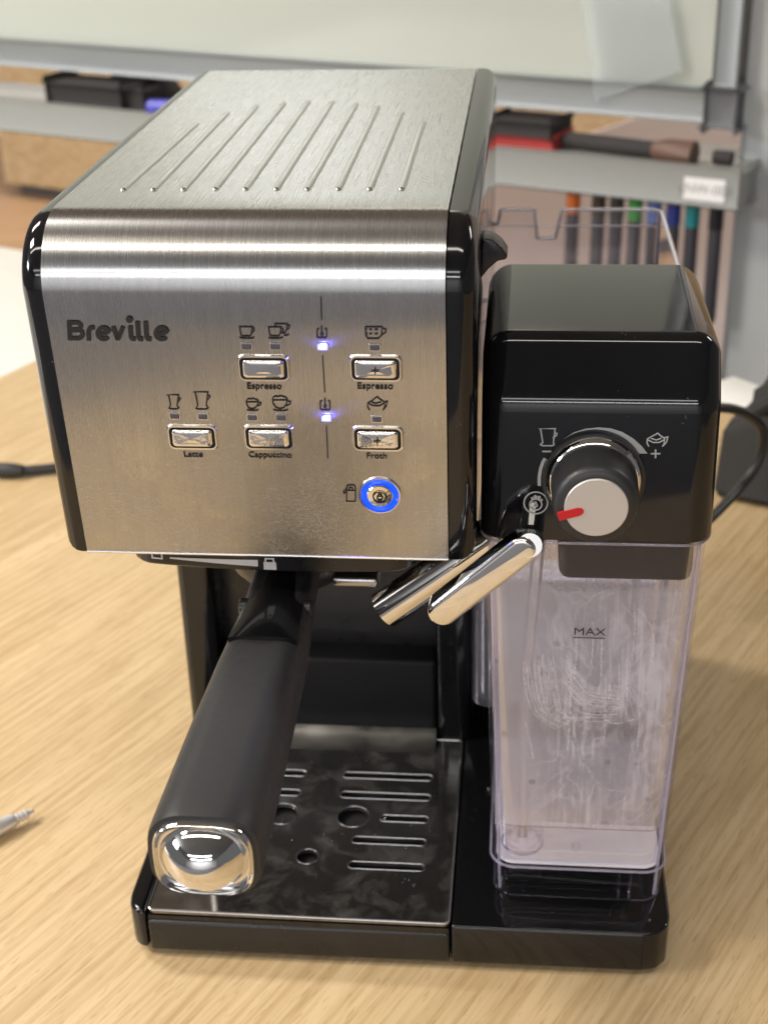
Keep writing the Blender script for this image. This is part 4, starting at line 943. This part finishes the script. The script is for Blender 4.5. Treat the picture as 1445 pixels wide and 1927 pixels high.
sm_ = from_bm('milk_smears', bm, 'smear', mk, None, None); sm_['kind'] = 'stuff'
rbox('tank_plinth', (.1570, .0270, .0236), (.2100, .100, .0385), .002, 'black_clean', CM)
for xx in (.2035, .2080): rbox('skirt_rib', (xx, .0205, .0238), (xx+.0010, .0255, .0395), .0002, 'clear', mk)
rbox('intake_block', (.1745, .0145, .1775), (.2225, .085, .1965), .004, 'matt_black', CM)
me = text_mesh('max_lettering', 'MAX', .0060, offset=0); xs = [p.co.x for p in me.vertices]; k = .0115/(max(xs)-min(xs))
tl = .0085/(.197-.024); mp_ = on_plane(1109, 1195, (0, .0190-.0085*((.1575-.024)/.173), .1575), Vector((0, 1, tl)).normalized())
yx = Matrix((Vector((1, 0, 0)), Vector((0, -tl, 1)).normalized(), Vector((0, -1, -tl)).normalized())).transposed().to_4x4(); yx.translation = mp_ + Vector((0, -.0002, 0))
link('max_lettering', me, 'ink', mk, yx @ Matrix.Diagonal((k, .82*k, 1, 1)))
bm = stroke_bm([[(-.0058, -.0012), (.0058, -.0012)]], lambda p, q, h: yx @ Vector((p, q, h-.0001)), .00045); from_bm('max_line', bm, 'ink', mk, None, None)
# ---- lid of the milk tank
LY = .0088
LT = math.tan(math.radians(4.5))
def lid_y(z): return LY+(z-.1972)*LT
LP = [(LY, .1972), (lid_y(.2480), .2480), (.0262, .2684), (.1100, .2684), (.1100, .1972)]; LR = [.0006, .0150, .0066, .0048, .0006]
def inset_profile(d, seg=7):
    n = len(LP); lines = []
    for k in range(n):
        a, b = Vector(LP[k]), Vector(LP[(k+1) % n]); t = (b-a).normalized(); nr = Vector((t.y, -t.x))   # inward for this winding
        lines.append((a+nr*(0 if k == n-1 else d), t))
    out = []
    for k in range(n):
        (p, t), (q, u) = lines[k-1], lines[k]
        den = t.x*u.y-t.y*u.x; w_ = q-p; c = p+t*((w_.x*u.y-w_.y*u.x)/den)
        r = max(.0004, LR[k]-d*.6); half = math.acos(max(-1, min(1, (-t).dot(u))))/2; cut = r/math.tan(half)
        a, b = c-t*cut, c+u*cut; bis = ((b-c).normalized()+(a-c).normalized()).normalized(); o = c+bis*(r/math.sin(half))
        a0 = math.atan2((a-o).y, (a-o).x); a1 = math.atan2((b-o).y, (b-o).x); da = (a1-a0+math.pi) % (2*math.pi)-math.pi
        out += [(o.x+r*math.cos(a0+da*j_/seg), o.y+r*math.sin(a0+da*j_/seg)) for j_ in range(seg+1)]
    return out
RS = .0095; secs = []; LX0, LX1 = .1462, .2280
for k in range(9):
    a = math.pi/2*(8-k)/8; secs.append([Vector((LX0+RS*(1-math.sin(a)), y, z)) for y, z in inset_profile(RS*(1-math.cos(a)))])
secs += [[Vector((LX0+LX1-p.x, p.y, p.z)) for p in q] for q in secs[::-1]]
lid = from_bm('tank_lid', loft(secs), 'black', CM, None, 40)
# lid prints
LNV = Vector((0, -1, LT)).normalized(); LPO = Vector((0, LY, .1972))
def on_lid(u, v): return on_plane(u, v, LPO, LNV)
def L3(a, b, h): return Vector((a, lid_y(b), b)) + LNV*h
def lpx(name, strokes, off, sc, wpx, mat='grey_ink'):
    st_ = [[(lambda q: (q.x, q.z))(on_lid(off[0]+p[0]/sc, off[1]+p[1]/sc)) if p is not True else True for p in s] for s in strokes]
    return from_bm(name, stroke_bm(st_, L3, wpx*.000185, .0002), mat, lid, None, None)
o5, s5 = (960, 780), 4.516
lpx('latte_symbol', [[(250, 118), (382, 118), (366, 240), (374, 256), (360, 263), (276, 263), (257, 254), (276, 236), (258, 120), True], [(378, 155), (397, 158), (392, 176), (362, 198)]], o5, s5, 2.6)
lpx('minus_sign', [[(272, 312), (359, 312)]], o5, s5, 3.2)
lpx('plus_sign', [[(1193, 331), (1275, 331)], [(1234, 295), (1234, 370)]], o5, s5, 3.2)
lpx('scale_arc', [[(297, 370), (276, 405), (258, 460), (247, 530), (247, 605)]], o5, s5, 6.2)
lpx('froth_symbol', [[(1162, 232), (1165, 205), (1205, 182), (1230, 170), (1252, 156), (1280, 180), (1310, 198), (1308, 228)], [(1165, 212), (1215, 235), (1265, 235), (1308, 212)], [(1195, 200), (1240, 214), (1285, 198)], [(1160, 228), (1166, 250), (1178, 270)], [(1310, 230), (1304, 252), (1292, 270)], [(1312, 192), (1338, 188), (1328, 230), (1306, 258)]], o5, s5, 2.5)
cc = on_lid(1008, 946)
bm = stroke_bm([disc_pts(cc.x, cc.z, .0041, 28)+[True], disc_pts(cc.x, cc.z-.0006, .0021, 20)+[True], [(cc.x-.0006, cc.z-.0011), (cc.x, cc.z+.0004), (cc.x+.0006, cc.z-.0011), (cc.x, cc.z-.0016), True], disc_pts(cc.x-.0002, cc.z+.0023, .0004, 8)+[True], disc_pts(cc.x+.0011, cc.z+.0021, .0004, 8)+[True], disc_pts(cc.x-.0013, cc.z+.0018, .0002, 6)+[True], disc_pts(cc.x+.0020, cc.z+.0012, .0002, 6)+[True]], L3, .00048, .0002)
from_bm('clean_symbol', bm, 'grey_ink', lid, None, None)
# growing arc round the dial
DC = Vector((.1853, 0, .2212))
oa = [(400, 260), (460, 200), (540, 150), (640, 118), (750, 107), (850, 114), (950, 145), (1050, 205), (1120, 270), (1166, 330)]
ia = [(404, 262), (475, 208), (560, 172), (650, 157), (750, 156), (850, 170), (930, 205), (990, 245), (1040, 290), (1075, 330)]
bm = bmesh.new(); A_ = [bm.verts.new(on_lid(960+u/s5, 780+v/s5)+LNV*.0002) for u, v in oa]; B_ = [bm.verts.new(on_lid(960+u/s5, 780+v/s5)+LNV*.0002) for u, v in ia]
for i in range(len(oa)-1): bm.faces.new((A_[i], B_[i], B_[i+1], A_[i+1]))
from_bm('froth_scale', bm, 'grey_ink', lid, None, None)
# dial
DC.y = LY
dl = from_bm('dial', lathe_bm([(0, 0), (.0150, .0005), (.0148, .006), (.0144, .0175), (.0138, .0196), (.0122, .0207), (.0106, .0208), (0, .0208)], DC, (0, -1, 0), 64), 'rubber', CM, None, 40)
from_bm('chrome_ring', lathe_bm([(.0140, -.003), (.0166, -.003), (.0166, .0012), (.0160, .0026), (.0151, .0034), (.0140, .0034)], DC, (0, -1, 0), 64), 'chrome', dl, None, 40)
from_bm('dial_seat', lathe_bm([(.0150, -.004), (.0178, -.004), (.0176, .0003), (.0150, .0006)], DC, (0, -1, 0), 64), 'satin', dl)
from_bm('dial_face', lathe_bm([(0, .0205), (.0106, .0205), (.0106, .0213), (.0103, .0216), (0, .0216)], DC, (0, -1, 0), 56), 'dial_face', dl, None, 40)
yf = LY-.0218; a0 = on_y(1050, 973, yf); a1 = on_y(1098, 961, yf); d = (a1-a0); d.normalize(); sd = Vector((-d.z, 0, d.x))
secs = []
for t in (0, .35, .8, .93, 1):
    k = 1 if t < .85 else (.75 if t < .97 else .3); p = a0.lerp(a1, t); hw = .0016*k
    secs.append([p+sd*hw+Vector((0, .0006, 0)), p+sd*hw*.9-Vector((0, .0002, 0)), p-sd*hw*.9-Vector((0, .0002, 0)), p-sd*hw+Vector((0, .0006, 0))])
from_bm('dial_pointer', loft(secs), 'red', dl)
# spouts
def bar(name, p0, p1, hw, ht, mat, parent, r):
    p0, p1 = Vector(p0), Vector(p1); d = (p1-p0).normalized(); nrm = Vector((0, -1, 0)); nrm = (nrm-d*nrm.dot(d)).normalized(); sd = d.cross(nrm); L = (p1-p0).length
    mw = Matrix((d, sd, nrm)).transposed().to_4x4(); mw.translation = p0
    bm = bmesh.new(); out = rrect(L/2, 0, L/2+hw*.6, hw, hw*.96, 6)
    A_ = [bm.verts.new(mw @ Vector((x, y, -ht))) for x, y in out]; B_ = [bm.verts.new(mw @ Vector((x, y, ht))) for x, y in out]; n = len(out)
    bm.faces.new(A_); bm.faces.new(B_[::-1])
    for i in range(n): bm.faces.new((A_[i], B_[i], B_[(i+1) % n], A_[(i+1) % n]))
    bm.normal_update()
    bevel(bm, r, 4, [e_ for e_ in bm.edges if e_.calc_face_angle(0) > 1.2])
    return from_bm(name, bm, mat, parent, None, 50)
s0 = on_y(990, 1022, -.009); s1 = on_y(826, 1150, -.009)
sp = bar('froth_spout_lever', s0, s1, .0052, .0046, 'chrome', CM, .0017)
from_bm('lever_hinge', tube_bm([s0+Vector((.0016, .022, -.0085)), s0+Vector((.0016, .008, -.0035)), s0+Vector((.0012, .0, .0000)), s0+Vector((.0012, -.0035, .0010))], [.0046, .0046, .0048, .0042], 24), 'chrome', sp, None, 40)
t0 = on_y(722, 1148, .022); t1 = on_y(925, 1008, .022); dv = (t1-t0).normalized()
def hollow(p0, p1, r, t):
    d = (p1-p0).normalized(); L = (p1-p0).length; return lathe_bm([(r-t, .03), (r-t, .0002), (r-t*.5, 0), (r, .0003), (r, L), (0, L), ], p0, d, 36)
bm = hollow(t0, t1, .0073, .0011); from_bm('froth_tube', bm, 'chrome', CM, None, 40)
